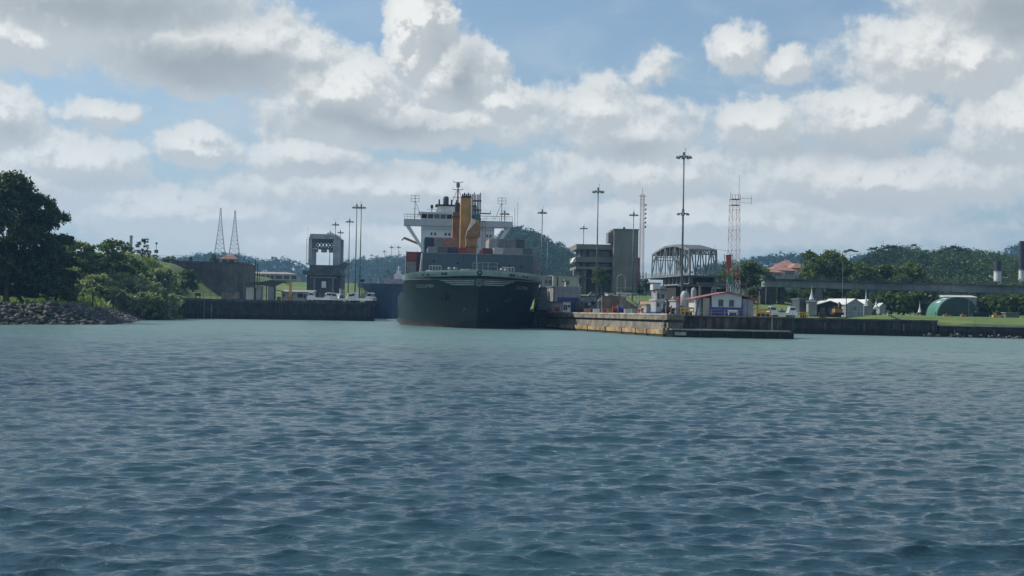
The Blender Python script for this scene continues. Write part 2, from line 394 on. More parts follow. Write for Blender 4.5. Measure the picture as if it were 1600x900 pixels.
# ------------------------------------------------------------------ ground (one sheet, underwater where the canal is)
XS_Y = [0, 150, 215, 244, 300, 378, 404]; XS_X = [-240, -160, -90, -76, -88, -106, -112]
def pier_left_edge(y): return np.interp(y, [322, 520, 1000], [9.5, -9.5, -55])
def in_left(x, y):
    a = (y < 404) & (x < np.interp(y, XS_Y, XS_X))
    fy = np.interp(x, [-108, -47.6], [404, 440])
    b = (y >= 404) & (x < -49 - (y - 440) * 0.115) & ((x < -109) | (y > fy + 1.2))
    return a | b
def in_centre(x, y):
    le = np.where(y < 322, np.interp(y, [225, 322], [27.4, 9.0]), pier_left_edge(y))
    return (y > 234) & (x > le + 1.2) & ((x < 47.2) | (y > np.interp(x, [48, 170, 400], [313, 296, 270]) + 1.0)) & ((x < 400))
def ground_h(x, y):
    x = np.asarray(x, float); y = np.asarray(y, float)
    L = in_left(x, y); C = in_centre(x, y) | ((x >= 400) & (y > 270)); far = y > 900
    dsh = np.interp(y, XS_Y, XS_X) - x
    zl = np.minimum(3.2, -0.6 + dsh * .42) + 0.5 * sstep(10, 60, dsh)
    up = sstep(300, 425, y) * sstep(-100, -130, x)
    zl = np.where(y < 404, zl + 15.4 * up, 6.4 + 13.2 * sstep(-101, -126, x) * sstep(395, 430, y))
    zl = np.where((y > 520), np.maximum(zl, 6.4 + 10.5 * sstep(515, 640, y)), zl)
    zc = 3.85 + 6.6 * sstep(350, 435, y) * sstep(0, 15, x) * sstep(150, 90, x) + 3.0 * sstep(470, 700, y)
    right = sstep(85, 105, x)
    zr = 2.6 + 2.2 * sstep(300, 335, y) + 0.4 * vnoise(x * .05, y * .05, 9) + .9 * np.exp(-((x - 86) / 13) ** 2 - ((y - 318) / 12) ** 2) + 5 * sstep(380, 700, y)
    zc = zc * (1 - right) + zr * right
    z = np.where(L, zl, np.where(C, zc, -4.0))
    z = np.where(far, 14.0 + 8 * sstep(900, 1500, y), z)
    return z
gx = np.unique(np.concatenate([np.arange(-240, 240, 2.2), np.geomspace(240, 2250, 34), -np.geomspace(240, 2250, 34)]))
gy = np.unique(np.concatenate([np.arange(60, 210, 10), np.arange(210, 530, 2.0), np.arange(530, 920, 7), np.geomspace(920, 3000, 20)]))
GX, GY = np.meshgrid(gx, gy); GZ = ground_h(GX, GY)
idx = np.arange(GX.size).reshape(GX.shape)
gm = bpy.data.materials.new('grass_ground'); gm.use_nodes = True; t = NT(gm.node_tree); bs = gm.node_tree.nodes['Principled BSDF']
bs.inputs['Roughness'].default_value = .95; tcn = t.n('ShaderNodeTexCoord')
a = t.noise(tcn.outputs['Object'], .08, 6, .6).outputs['Fac']; b = t.noise(tcn.outputs['Object'], 1.3, 5, .7).outputs['Fac']
c = t.mix(t.smooth(a, .35, .65), (.055, .115, .014, 1), (.120, .165, .030, 1)); c = t.mix(t.smooth(b, .45, .75, 0, .5), c, (.03, .05, .015, 1))
c = t.mix(t.smooth(t.noise(tcn.outputs['Object'], .22, 6, .65).outputs['Fac'], .52, .70, 0, .7), c, (.17, .155, .075, 1))
t.link(c, bs.inputs['Base Color'])
struct(np_mesh('ground', np.stack([GX, GY, GZ], -1).reshape(-1, 3),
       np.stack([idx[:-1, :-1], idx[:-1, 1:], idx[1:, 1:], idx[1:, :-1]], -1).reshape(-1, 4), gm, smooth=False))

# ------------------------------------------------------------------ hills
HILLS = []
def hill(name, prof, D, depth, m, bump=6.0, seed=1, cell=10.0, lobes=900, leaves=60000, lsz=1.0):
    """ridge whose crest passes through the skyline points of prof [(px, py)]"""
    pts = [W(px, py, D) for px, py in prof]; xs = [p_.x for p_ in pts]; zs = [p_.z - bump for p_ in pts]
    n = int((xs[-1] - xs[0]) / (cell * .5)) + 2; X = np.linspace(xs[0], xs[-1], n); Yv = np.linspace(-depth, depth * .5, int(depth * 1.5 / (cell * .7)))
    base = 6.0
    def surf(x, y):
        shp = np.where(y < 0, 1 - (np.abs(y) / depth) ** 1.4, 1 - (y / (depth * .5)) ** 2 * .6)
        edge = np.minimum(1, np.minimum(x - xs[0], xs[-1] - x) / (cell * 5) + .15)
        return base + (np.interp(x, xs, zs) - base) * shp * np.clip(edge, 0, 1) * (0.90 + .2 * vnoise(x / (cell * 6), y / (cell * 6), seed) * np.clip(-y / depth * 3, 0, 1) + .08 * (1 - np.clip(-y / depth * 3, 0, 1)))
    GX, GY = np.meshgrid(X, Yv); Z = surf(GX, GY) - bump * .5 + (vnoise(GX / 5.3, GY / 5.3, seed + 3) - .5) * bump * .5
    ii = np.arange(GX.size).reshape(GX.shape)
    o = struct(np_mesh(name, np.stack([GX, GY + D, Z], -1).reshape(-1, 3), np.stack([ii[:-1, :-1], ii[:-1, 1:], ii[1:, 1:], ii[1:, :-1]], -1).reshape(-1, 4), m))
    r = np.random.default_rng(seed); lx = r.uniform(xs[0], xs[-1], lobes); ly = np.where(r.random(lobes) < .35, r.normal(0, depth * .04, lobes), -depth * r.random(lobes) ** 1.3)
    lz = surf(lx, ly); lr = cell * r.uniform(.35, .75, lobes)
    HILLS.append((np.stack([lx, ly + D, lz + bump * r.uniform(-.3, .55, lobes), lr, np.full(lobes, .7)], 1), leaves, lsz, seed))
    return o
L_hill = foliage('hill_canopy_leaves', (.030, .062, .026), (.058, .098, .038), .012, .9)  # paler low-contrast leaves: distance haze also put into the colour
M_hill = foliage('hill_forest', (.010, .026, .011), (.026, .048, .018), .02, .9)  # forest self-shadow put into the dark slope colour
hill('hills', [(-100, 400), (60, 398), (200, 405), (260, 408), (300, 406), (330, 397), (352, 396), (372, 398), (388, 400), (402, 408), (413, 414), (425, 407), (440, 403), (455, 406), (468, 411), (480, 424),
     (505, 430), (525, 420), (545, 410), (570, 403), (590, 408), (605, 402), (625, 404), (660, 400), (700, 404), (760, 402), (850, 415), (950, 425)], 2300, 500, M_hill, 11, 2, 26, 2600, 220000, 1.4)
hill('hills', [(690, 430), (730, 400), (760, 376), (785, 362), (803, 356), (818, 359), (835, 367), (855, 376), (875, 385), (893, 399), (920, 412), (1000, 425), (1060, 428)], 1500, 420, M_hill, 9, 5, 19, 1800, 190000, 1.0)
hill('hills', [(1000, 425), (1060, 420), (1130, 412), (1180, 404), (1200, 401), (1235, 398), (1262, 401), (1290, 408), (1340, 402), (1500, 400), (1560, 398), (1582, 388), (1600, 380), (1680, 376), (1760, 380)], 2100, 450, M_hill, 10, 8, 24, 1700, 130000, 1.4)
hill('hills', [(1240, 425), (1270, 405), (1300, 393), (1320, 390), (1345, 393), (1370, 391), (1390, 386), (1405, 387), (1422, 395), (1440, 404), (1450, 400), (1470, 394), (1500, 391), (1520, 398), (1545, 402),
     (1575, 404), (1610, 398), (1700, 392)], 820, 260, M_hill, 7.5, 13, 14, 2600, 330000, .62)

# ------------------------------------------------------------------ quays and walls
def wall_prism(mb, pts, z0, z1): mb.prism(pts, z0, z1)
def long_wall(name, label, cat, A, B, thick, z0, z1, m, rib=0, ribm=None, cap=None, capm=None):
    """a straight quay from A to B (xy), its face on the right-hand side when walking A->B is towards -normal"""
    A = Vector((*A, 0)); B = Vector((*B, 0)); d = (B - A); Ln = d.length; rz = math.atan2(d.y, d.x)
    t_ = thing(name, label, cat, (A.x, A.y, 0), rz)
    mb = MB(); mb.box(0, Ln, 0, thick, z0, z1)
    mb.build('wall_face', m, t_)
    if rib:
        rb = MB(); n = int(Ln / rib)
        for k in range(n):
            x = (k + .5) * Ln / n; w = rib * .25
            rb.prism([(x - w, .01), (x - w * .5, -.28), (x + w * .5, -.28), (x + w, .01)], z0, z1 - .5)
        rb.build('sheet_piling', ribm or m, t_)
    if rib:
        for k in range(int(Ln / 17)):
            x = 8 + k * 17; mb = MB(); mb.bar((x - .25, -.42, -.5), (x - .25, -.42, z1), .08).bar((x + .25, -.42, -.5), (x + .25, -.42, z1), .08)
            for q_ in range(12): mb.bar((x - .25, -.42, -.2 + q_ * .42), (x + .25, -.42, -.2 + q_ * .42), .06)
            mb.build('ladder', M_rust, t_)
        for k in range(int(Ln / 9)): MB().tube((3.5 + k * 9, -.62, z1 - 2.3), (3.5 + k * 9, -.62, z1 - .7), .34, .34, 10).build('fender', M_black, t_)
    if cap: MB().box(-.2, Ln + .2, -.42, thick + .1, z1 + .003, z1 + cap).build('coping', capm or m, t_)
    return t_

# left pier (front face) and its end
tl = long_wall('quay_wall', 'dark sheet piled quay wall of the left bank behind the bushes', 'quay wall', (-112, 401.6), (-47.6, 440), 3.4, -3, 5.6, M_pile, 1.15, M_pile, .8, M_concd)
MB().box(-.9, 0, -1.0, 2.2, 1.0, 5.0).build('end_fender', M_black, tl, loc=(75.6, 0.6, 0))
mb = MB(); mb.box(15.4, 15.8, -.75, -.35, -1, 5.6); mb.box(17.9, 18.3, -.75, -.35, -1, 4.6); mb.build('timber_pile', M_conc, tl)
long_wall('lock_wall', 'side wall of the left pier running back beside the blue ship', 'lock wall', (-47.4, 443.5), (-68, 620), 3, -3, 6.2, M_conc, 0)
struct(MB().prism([(-109, 408.6), (-49.5, 443.6), (-69, 600), (-120, 600), (-130, 470)], 6.2, 6.43).build('pavement', M_pave))

# centre pier
wc = Vector((27.4, 225)); wn = Vector((9.0, 322))
t_ = thing('approach_wall', 'long beige concrete approach wall beside the container ship', 'approach wall', (wc.x, wc.y, 0), math.atan2(wn.y - wc.y, wn.x - wc.x))
Lw = (wn - wc).length
# local: x along the wall, +y towards the ship (left face)
MB().box(0.3, Lw, -3, -.02, -3, 1.6).build('lower_wall', M_conc, t_)
MB().box(0.3, Lw, -3, -.25, 1.6, 2.55).build('middle_wall', M_conc, t_)
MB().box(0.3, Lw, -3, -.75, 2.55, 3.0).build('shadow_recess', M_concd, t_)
MB().box(0.0, Lw, -3, 0.06, 3.0, 3.85).build('upper_wall', mat('stained_brown_concrete', (.21, .17, .125), .9, var=.35, scale=.5, streak=.5), t_)
MB().box(-.1, Lw, -3, .14, 3.853, 4.12).build('coping', M_concl, t_)
mb = MB(); mb2 = MB(); k = 0; x = 0.4
while x < Lw - 2:
    w = random.choice([7.5, 9.5, 12.5]); w = min(w, Lw - x)
    mb.box(x, x + w - .35, 0.02, .75, .45, 1.25 ); mb2.box(x + w - .35, x + w, 0.0, .85, .1, 1.3); x += w
mb.build('fender_beam', M_fend, t_); mb2.build('fender_joint', M_black, t_)
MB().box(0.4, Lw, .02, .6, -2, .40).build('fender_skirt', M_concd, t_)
long_wall('lock_wall', 'lock wall hidden behind the container ship', 'lock wall', (9.0, 322.4), (-10, 520), 3, -3, 4.1, M_conc)
bpy.data.objects[-1] if False else None

t_ = thing('concrete_pier', 'dark weathered concrete pier end with a low landing ledge', 'pier', (27.4, 224.4, 0), 0.0)
wpx = WX(1238, 229) - 27.4; wle = WX(1235, 225) - 27.4; wpx = 48.0 - 27.4
MB().prism([(0.2, 4.2), (wpx, 4.2), (wpx, 12), (0.2, 12)], -3, 3.72).build('wall_face', M_concd, t_)
mb = MB()
for k in range(13):
    x = 1.2 + k * wpx / 13.2; mb.box(x, x + .9, 3.93, 4.19, 1.6, 3.55)
mb.build('vertical_buttress', M_concd, t_)
MB().box(-.1, wpx + .3, 3.6, 12, 3.723, 3.95).build('coping', M_conc, t_)
MB().prism([(0.8, 0.3), (wle, 0.9), (wle, 4.18), (0.3, 4.18)], -3, 1.25).build('landing_ledge', M_pile, t_)
MB().prism([(0.6, 0.05), (wle + .2, 0.65), (wle + .2, 4.16), (0.1, 4.16)], 1.253, 1.5).build('ledge_slab', M_concl, t_)
for k in range(9): MB().box(.9 + k * 2.35, 1.2 + k * 2.35, -.1 + .06 * k, .3 + .06 * k, -.8, 1.2).build('rubber_fender', M_black, t_)
MB().box(1.2, 3.4, .0, .28, .35, .95).build('tyre_panel', M_concl, t_)
mb = MB()
for k in range(5): mb.tube((-.2 - .1 * (k % 2), 1.5 + .2 * k, .8 + k * .65), (-.15, 3.9, .8 + k * .65), .28, .28, 8)
mb.build('corner_fender', M_concd, t_)
MB().tube((WX(1207, 228) - 27.4, 3.7, 1.5), (WX(1207, 228) - 27.4, 3.7, 4.6), .05).build('marker_pole', M_white, t_)
struct(MB().prism([(30.0, 236.2), (47.6, 236.2), (47.6, 345), (6, 345), (11.2, 323)], 3.9, 3.98).build('pavement', M_pave))
# right bank walls
long_wall('pier_side_wall', 'right side wall of the centre pier', 'pier wall', (48.0, 231), (48.0, 316), -3, -3, 3.9, M_concd)
xa, xb, xc = 45.5, WX(1467, 300), 240
t_ = long_wall('quay_wall', 'dark sheet piled bank wall under the sheds on the right', 'quay wall', (xa, 313), (xb, 301), 2.6, -3, 3.55, M_pile, 1.3, M_pile, .35, M_concd)
MB().box(13, 17, -.8, -.3, -.6, .42).build('floating_timber', M_fend, t_)
MB().box(xb - xa + 0.1, xb - xa + .7, -.9, 2, -3, 3.7).build('corner_pile', M_pile, t_)
long_wall('retaining_wall', 'low dark retaining wall with a pale coping below the grass on the right', 'retaining wall', (xb + .5, 301), (xc, 286), 2.6, -3, 2.55, M_pile, 1.6, M_pile, .3, M_concl)

# ------------------------------------------------------------------ rocks (riprap)
def ico_rocks(name, label, centres, sizes, m, seed):
    import bmesh
    r = np.random.default_rng(seed); bm = bmesh.new(); bmesh.ops.create_icosphere(bm, subdivisions=1, radius=1)
    bv = np.array([v.co[:] for v in bm.verts]); bf = np.array([[v.index for v in f.verts] for f in bm.faces]); bm.free()
    V = []; Fc = []; n0 = 0
    for c, s_ in zip(centres, sizes):
        v = bv * (1 + r.uniform(-.35, .25, (len(bv), 1))) * (s_ * np.array([r.uniform(.8, 1.5), r.uniform(.7, 1.2), r.uniform(.45, .9)]))
        a, b, c2 = r.uniform(0, 6.28, 3); Rm = np.array(Matrix.Rotation(a, 3, 'Z') @ Matrix.Rotation(b * .12, 3, 'X') @ Matrix.Rotation(c2 * .1, 3, 'Y'))
        V.append(v @ Rm.T + np.array(c)); Fc.append(bf + n0); n0 += len(bv)
    o = np_mesh(name, np.concatenate(V), np.concatenate(Fc), m, n=3); return tag(o, label, 'rocks', kind='stuff')
M_rock = bpy.data.materials.new('riprap_rock'); M_rock.use_nodes = True; t = NT(M_rock.node_tree); bs = M_rock.node_tree.nodes['Principled BSDF']
bs.inputs['Roughness'].default_value = .85; tcn = t.n('ShaderNodeTexCoord'); gn = t.n('ShaderNodeNewGeometry')
rc = t.n('ShaderNodeValToRGB'); t.link(gn.outputs['Random Per Island'], rc.inputs[0])
rc.color_ramp.elements[0].color = (.020, .020, .022, 1); rc.color_ramp.elements[1].color = (.24, .23, .19, 1)
e = rc.color_ramp.elements.new(.7); e.color = (.058, .058, .058, 1)
t.link(t.mix(t.smooth(t.noise(tcn.outputs['Object'], 2.2, 4, .6).outputs['Fac'], .35, .7), rc.outputs[0], (.06, .055, .05, 1)), bs.inputs['Base Color'])
cs, ss = [], []
for k in range(5200):
    y = random.uniform(150, 402); xs = float(np.interp(y, XS_Y, XS_X)); hgt = float(np.interp(y, [150, 215, 244, 300, 378, 402], [3.5, 3.5, 3.3, 2.5, 1.3, .4]))
    q = random.random(); d = q * (hgt + .8) / .42; z = -.6 + d * .42 + random.uniform(-.15, .35)
    cs.append((xs - d + random.uniform(-.6, .6), y, z)); ss.append(random.uniform(.28, .85) * (1.0 if y < 300 else .8))
ico_rocks('riprap_rocks', 'dark grey broken boulders piled along the left shore', cs, ss, M_rock, 4)
cs, ss = [], []
for k in range(420):
    x = random.uniform(xb - 4, 200); y = 299.5 - (x - xb) * .105 - random.uniform(.2, 3.5); cs.append((x, y, random.uniform(-.5, .55) + .1)); ss.append(random.uniform(.2, .5))
ico_rocks('shore_rocks', 'low line of pale rocks at the foot of the right retaining wall', cs, ss, M_rock, 9)

# ------------------------------------------------------------------ trees
def leaf_cloud(lobes, n, size, seed, flat=0.0, shell=.45):
    r = np.random.default_rng(seed); L = np.array(lobes, float); w = L[:, 3] * L[:, 3]; w = w / w.sum()
    # clumps on the lobes, leaves round the clumps
    ncl = max(20, n // 26); k = r.choice(len(L), ncl, p=w); d = r.normal(size=(ncl, 3)); d /= np.linalg.norm(d, axis=1)[:, None]
    d[:, 2] = np.where(d[:, 2] < -.35, -d[:, 2], d[:, 2]); rad = (shell + (1 - shell) * r.random(ncl) ** .6)[:, None]
    sq = L[k, 4][:, None] if L.shape[1] > 4 else 0.75
    C = L[k, :3] + d * rad * L[k, 3:4] * np.concatenate([np.ones((ncl, 2)), np.broadcast_to(sq, (ncl, 1))], 1)
    cr = L[k, 3] * r.uniform(.12, .26, ncl)
    j = r.integers(0, ncl, n); o = r.normal(size=(n, 3)) * .6; o[:, 2] *= .8
    Pn = C[j] + o * cr[j][:, None]
    nr = r.normal(size=(n, 3)) + np.array([0, 0, .45 + flat]); nr /= np.linalg.norm(nr, axis=1)[:, None]
    a = np.cross(nr, r.normal(size=(n, 3))); a /= np.linalg.norm(a, axis=1)[:, None]; b = np.cross(nr, a)
    s1 = (size * r.uniform(.6, 1.4, n))[:, None]; s2 = s1 * r.uniform(.4, .8, n)[:, None]
    V = np.stack([Pn - a * s1, Pn - b * s2, Pn + a * s1, Pn + b * s2], 1).reshape(-1, 3)
    return V, np.arange(4 * n).reshape(n, 4)
def make_tree(name, label, seed, h, lobes, nleaf, lsize, lm, trunk_r, trunk_h, flat=0, shell=.45, group=None, cat='tree'):
    t_ = thing(name, label, cat, group=group); r = random.Random(seed)
    mb = MB(); px_, py_, pz_, pr = 0, 0, -1.0, trunk_r
    for k in range(4):
        nx, ny, nz = px_ + r.uniform(-.03, .03) * h, py_ + r.uniform(-.03, .03) * h, -1 + (trunk_h + 1) * (k + 1) / 4; nr = trunk_r * (1 - .13 * (k + 1))
        mb.tube((px_, py_, pz_), (nx, ny, nz), pr, nr, 8, False); px_, py_, pz_, pr = nx, ny, nz, nr
    for (lx, ly, lz, lr, *_) in lobes[:12]:
        mid = Vector(((px_ + lx) / 2 + r.uniform(-.05, .05) * h, (py_ + ly) / 2, pz_ + (lz - pz_) * .35))
        mb.tube((px_, py_, pz_ - .3), mid, pr * .55, pr * .35, 6, False); mb.tube(mid, (lx, ly, lz), pr * .35, pr * .1, 6, False)
    mb.build('trunk', M_bark, t_, True)
    V, Fq = leaf_cloud(lobes, nleaf, lsize, seed, flat, shell); np_mesh('crown', V, Fq, lm, t_)
    return t_
def rlobes(seed, n, cx, cz, rx, rz, lr0, lr1, sq=.75, top_bias=0):
    r = random.Random(seed); out = []
    for k in range(n):
        a = r.uniform(0, 6.283); q = math.sqrt(r.random()); z = r.uniform(-1, 1); w = math.sqrt(max(0, 1 - z * z * .8))
        out.append((cx + math.cos(a) * q * rx * w, math.sin(a) * q * rx * w, cz + z * rz, r.uniform(lr0, lr1), sq))
    return out

def place(o, px, D, py=None, scale=1.0, rot=None):
    x = WX(px, D); z = float(ground_h(x, D)) if py is None else WZ(px, py, D)
    o.location = (x, D, z); o.rotation_euler = (0, 0, rot if rot is not None else 0); o.scale = (scale,) * 3 if not isinstance(scale, tuple) else scale
    return o
# big dark trees at the left edge
big = make_tree('broadleaf_tree', 'huge dark broadleaf tree filling the left edge', 21, 26, rlobes(21, 26, 0, 15, 8.0, 9.0, 2.6, 4.4), 34000, .34, L_dark, .8, 9)
place(big, 12, 268, scale=(.98, .98, 1.03))
b2 = make_tree('broadleaf_tree', 'dark broadleaf tree stepping down right of the huge one', 22, 21, rlobes(22, 20, 0, 11.5, 5.0, 8.0, 2.2, 3.6), 24000, .33, L_dark, .6, 7)
place(b2, 72, 270, scale=(.86, .86, .97))
g3 = dup(big, (WX(-75, 255), 255, 4.0), 2.1, 'dark broadleaf tree just beyond the left edge', scale=1.0)
g4 = dup(b2, (WX(30, 272), 272, 3.5), 1.2, 'low dark tree crown in front of the huge tree', scale=(.9, .9, .55))
g5 = dup(b2, (WX(88, 280), 280, 3.5), 3.0, 'dark low leafy crown between the big trees and the pale bushes', scale=(.75, .75, .62))
g6 = dup(b2, (WX(-15, 270), 270, 3.5), 4.0, 'low dark leafy crown at the very left edge above the rocks', scale=(1.0, 1.0, .62))

broad = make_tree('broadleaf_tree', 'spreading green tree at the top of the left slope', 31, 12, rlobes(31, 16, 0, 8, 5.2, 3.2, 1.5, 2.6, .65), 9000, .3, L_mid, .32, 4.5)
GRPL = None
def T(src, px, D, py_top, h_src, label, rot=0.0, sx=1.0, group=None, first=False, base_py=None):
    x = WX(px, D); zb = float(ground_h(x, D)) if base_py is None else WZ(px, base_py, D)
    zt = WZ(px, py_top, D); s_ = max(.2, (zt - zb) / h_src)
    if first:
        src.location = (x, D, zb); src.rotation_euler = (0, 0, rot); src.scale = (s_ * sx, s_ * sx, s_)
        src['label'] = label
        if group: src['group'] = group
        return src
    return dup(src, (x, D, zb), rot, label, (s_ * sx, s_ * sx, s_), group)
HB = 12.6
T(broad, 128, 340, 376, HB, 'spreading green tree at the top of the left slope beside the big dark trees', 0.3, 1.15, first=True)
T(broad, 165, 352, 376, HB, 'green tree in the middle of the row above the left slope', 1.5, 1.1)
airy = make_tree('airy_tree', 'small thin-leaved tree with sky showing through on the embankment', 41, 10, rlobes(41, 13, 0, 6.6, 2.7, 2.7, .9, 1.5, .8), 2600, .17, L_dark, .13, 3.6, shell=.3)
T(airy, 222, 420, 366, 10.3, 'small round thin-leaved tree beside the grey post', 0.5, 1.0, first=True)
T(airy, 192, 415, 378, 10.3, 'thin-leaved tree left of the grey post on the embankment', 2.5, 1.25)
T(airy, 205, 430, 384, 10.3, 'low thin tree behind the grey post', 4.5, 1.0)
bush = make_tree('bush', 'leafy bush', 51, 3.4, rlobes(51, 9, 0, 1.6, 1.9, 1.0, .8, 1.3, .8), 3400, .15, L_gry, .08, .8, cat='bush')
bush2 = make_tree('bush', 'rounded mid green bush', 52, 3.4, rlobes(52, 8, 0, 1.6, 1.5, 1.1, .8, 1.3, .9), 2200, .2, L_mid, .08, .8, cat='bush')
BL = [(bush, 100, 285, 436, 'tall grey-green bush next to the dark trees'), (bush, 122, 300, 440, 'grey-green bush behind the fence posts'), (bush, 150, 330, 430, 'pale bush half way up the slope'),
      (bush2, 112, 275, 450, 'dark round bush at the edge of the grass strip'), (bush, 178, 345, 425, 'pale bush under the thin trees'), (bush2, 200, 375, 405, 'green bush below the grey post'),
      (bush, 215, 360, 428, 'broad grey-green bush in the middle of the slope'), (bush, 240, 385, 420, 'pale bush near the top right of the slope'), (bush2, 262, 398, 425, 'green bush left of the concrete bastion'),
      (bush, 228, 345, 440, 'lowest grey-green bush above the shore end'), (bush2, 290, 420, 423, 'bright leafy bush against the bastion wall'), (bush2, 279, 414, 444, 'bush at the foot of the bastion slope'),
      (bush, 252, 372, 462, 'pale bush hanging over the end of the rocks'), (bush, 236, 352, 460, 'tall pale bush beside the end of the dark quay'), (bush2, 160, 320, 448, 'small dark green bush above the wooden rail'),
      (bush, 190, 330, 450, 'low pale bush behind the grass strip'), (bush2, 301, 430, 450, 'low green bush on the grass triangle')]
for i, (s_, px, D, pt, lb) in enumerate(BL): T(s_, px, D, pt, 3.4, lb, i * 1.3, 1.0, first=(i in (0, 3)))
# undergrowth on the slope
r = np.random.default_rng(77); V = []; n = 52000
yy = r.uniform(262, 428, n); xx = np.interp(yy, XS_Y, XS_X) - r.uniform(7, 60, n); xx = np.where(yy > 395, r.uniform(-140, -112, n), xx)
zz = ground_h(xx, yy); hh = r.uniform(.6, 2.3, n) * (0.4 + vnoise(xx * .2, yy * .2, 5)) * np.where(yy < 285, .5, 1.15); a = r.uniform(0, 6.28, n); wv = r.uniform(.15, .4, n)
lx, ly = r.normal(0, .35, n), r.normal(0, .35, n)
V = np.stack([np.stack([xx - np.cos(a) * wv, yy - np.sin(a) * wv, zz - .1], -1), np.stack([xx + np.cos(a) * wv, yy + np.sin(a) * wv, zz - .1], -1),
              np.stack([xx + lx + np.cos(a) * wv * .6, yy + ly + np.sin(a) * wv * .6, zz + hh * .8], -1), np.stack([xx + lx * 1.4, yy + ly * 1.4, zz + hh], -1)], 1).reshape(-1, 3)
tag(np_mesh('undergrowth', V, np.arange(4 * n).reshape(n, 4), foliage('tall_grass_blades', (.11, .17, .045), (.32, .40, .16), .12)), 'tall grass and undergrowth covering the left slope', 'undergrowth', kind='stuff')

# trees on the right
lush = make_tree('broadleaf_tree', 'large lush green tree', 61, 15, rlobes(61, 22, 0, 9.2, 5.4, 4.6, 1.7, 3.0, .8), 16000, .26, L_mid, .4, 4.5)
lush2 = make_tree('broadleaf_tree', 'bright green rounded tree', 62, 12, rlobes(62, 18, 0, 7.2, 5.0, 3.4, 1.6, 2.6, .75), 13000, .25, L_lite, .35, 3.6)
HL, HL2 = 16.0, 12.5
RT = [(lush, 1286, 430, 377, 1.0, 'tallest dark lush tree rising above the left end of the long bridge'),
      (lush2, 1355, 440, 410, .95, 'bright green tree above the second bridge pier'), (lush2, 1378, 450, 412, 1.0, 'green tree right of the second bridge pier'),
      (lush2, 1412, 440, 408, .9, 'bright rounded tree above the third bridge pier'), (lush2, 1432, 455, 414, .8, 'green tree with dark gaps left of the palm'),
      (lush, 1318, 455, 418, .9, 'green tree filling in right of the tallest tree'), (lush2, 1160, 420, 408, 1.35, 'bright green tree behind the red and white tower'),
      (lush2, 1178, 440, 416, 1.4, 'green tree below the red roofed houses'), (lush, 1140, 470, 402, .95, 'dark green tree behind the truss bridge end'), (lush, 1195, 455, 432, 1.3, 'dark tree behind the left bridge abutment'),
      (lush, 1238, 420, 448, .9, 'dark tree under the first bridge span'), (lush2, 1225, 415, 452, .9, 'bright low tree left of the first bridge pier'),
      (lush2, 1262, 412, 454, .85, 'low tree right behind the first bridge pier'), (lush, 1310, 425, 448, .95, 'dark tree behind the white roofed sheds'), (lush2, 1330, 415, 452, .95, 'bright green tree behind the grey gabled shed'),
      (lush, 1352, 425, 445, .9, 'dark tree behind the second bridge pier'), (lush2, 1385, 418, 450, .9, 'bright tree under the third bridge span'), (lush2, 1405, 412, 455, 1.0, 'low bright tree left of the green hangar'),
      (lush, 1430, 425, 448, .95, 'dark tree beside the third bridge pier'), (lush, 1548, 415, 456, 1.0, 'dark tree right of the green hangar'), (lush2, 1572, 408, 458, 1.0, 'bushy tree near the orange machine'),
      (lush, 1592, 415, 455, .9, 'dark tree at the right edge under the bridge'), (lush, 1632, 412, 452, 1.0, 'tree outside the right edge'), (lush, 1530, 430, 450, .8, 'dark tree behind the hangar end'),
      (lush, 1480, 440, 452, .9, 'dark tree over the hangar roof'), (lush, 1010, 470, 430, .6, 'dark green tree left of the truss bridge'), (lush, 1000, 480, 445, .7, 'small dark tree between the tower block and the truss bridge'),
      (lush, 1455, 430, 444, .8, 'dark tree left of the hangar roof')]
for i, (s_, px, D, pt, sx, lb) in enumerate(RT):
    T(s_, px, D, pt, HL if s_ is lush else HL2, lb, i * 1.7, sx, first=(i in (0, 1)), group=None)
XB = [(1130, 430, 448, 'leafy bush under the right end of the truss bridge'), (1168, 400, 450, 'bright bush behind the right wing of the pier house'), (1182, 410, 446, 'bush just left of the bridge abutment'),
      (1300, 392, 466, 'bush peeking out behind the dark open shed'), (1376, 395, 462, 'low bush beside the pale cabin in the trees'), (1392, 398, 458, 'round bush right of the pale cabin'), (1408, 392, 462, 'round bush behind the grass hump'),
      (1422, 396, 456, 'tall bush behind the grass hump'), (1440, 398, 458, 'dark bush left of the third bridge pier foot'), (1546, 396, 462, 'bush right behind the dark tank'), (1562, 392, 464, 'bush over the orange road machine'),
      (1580, 396, 462, 'bush behind the grey cabin in the shade'), (1598, 392, 462, 'bush at the right edge above the grass'), (1338, 400, 460, 'bush behind the ridge of the gabled shed')]
for i, (px, D, pt, lb) in enumerate(XB): T(bush2, px, D, pt, 3.4, lb, i * 1.1, 1.0)
T(lush2, 938, 462, 416, HL2, 'dark green tree in front of the control building columns', 1.0, .8, base_py=460)
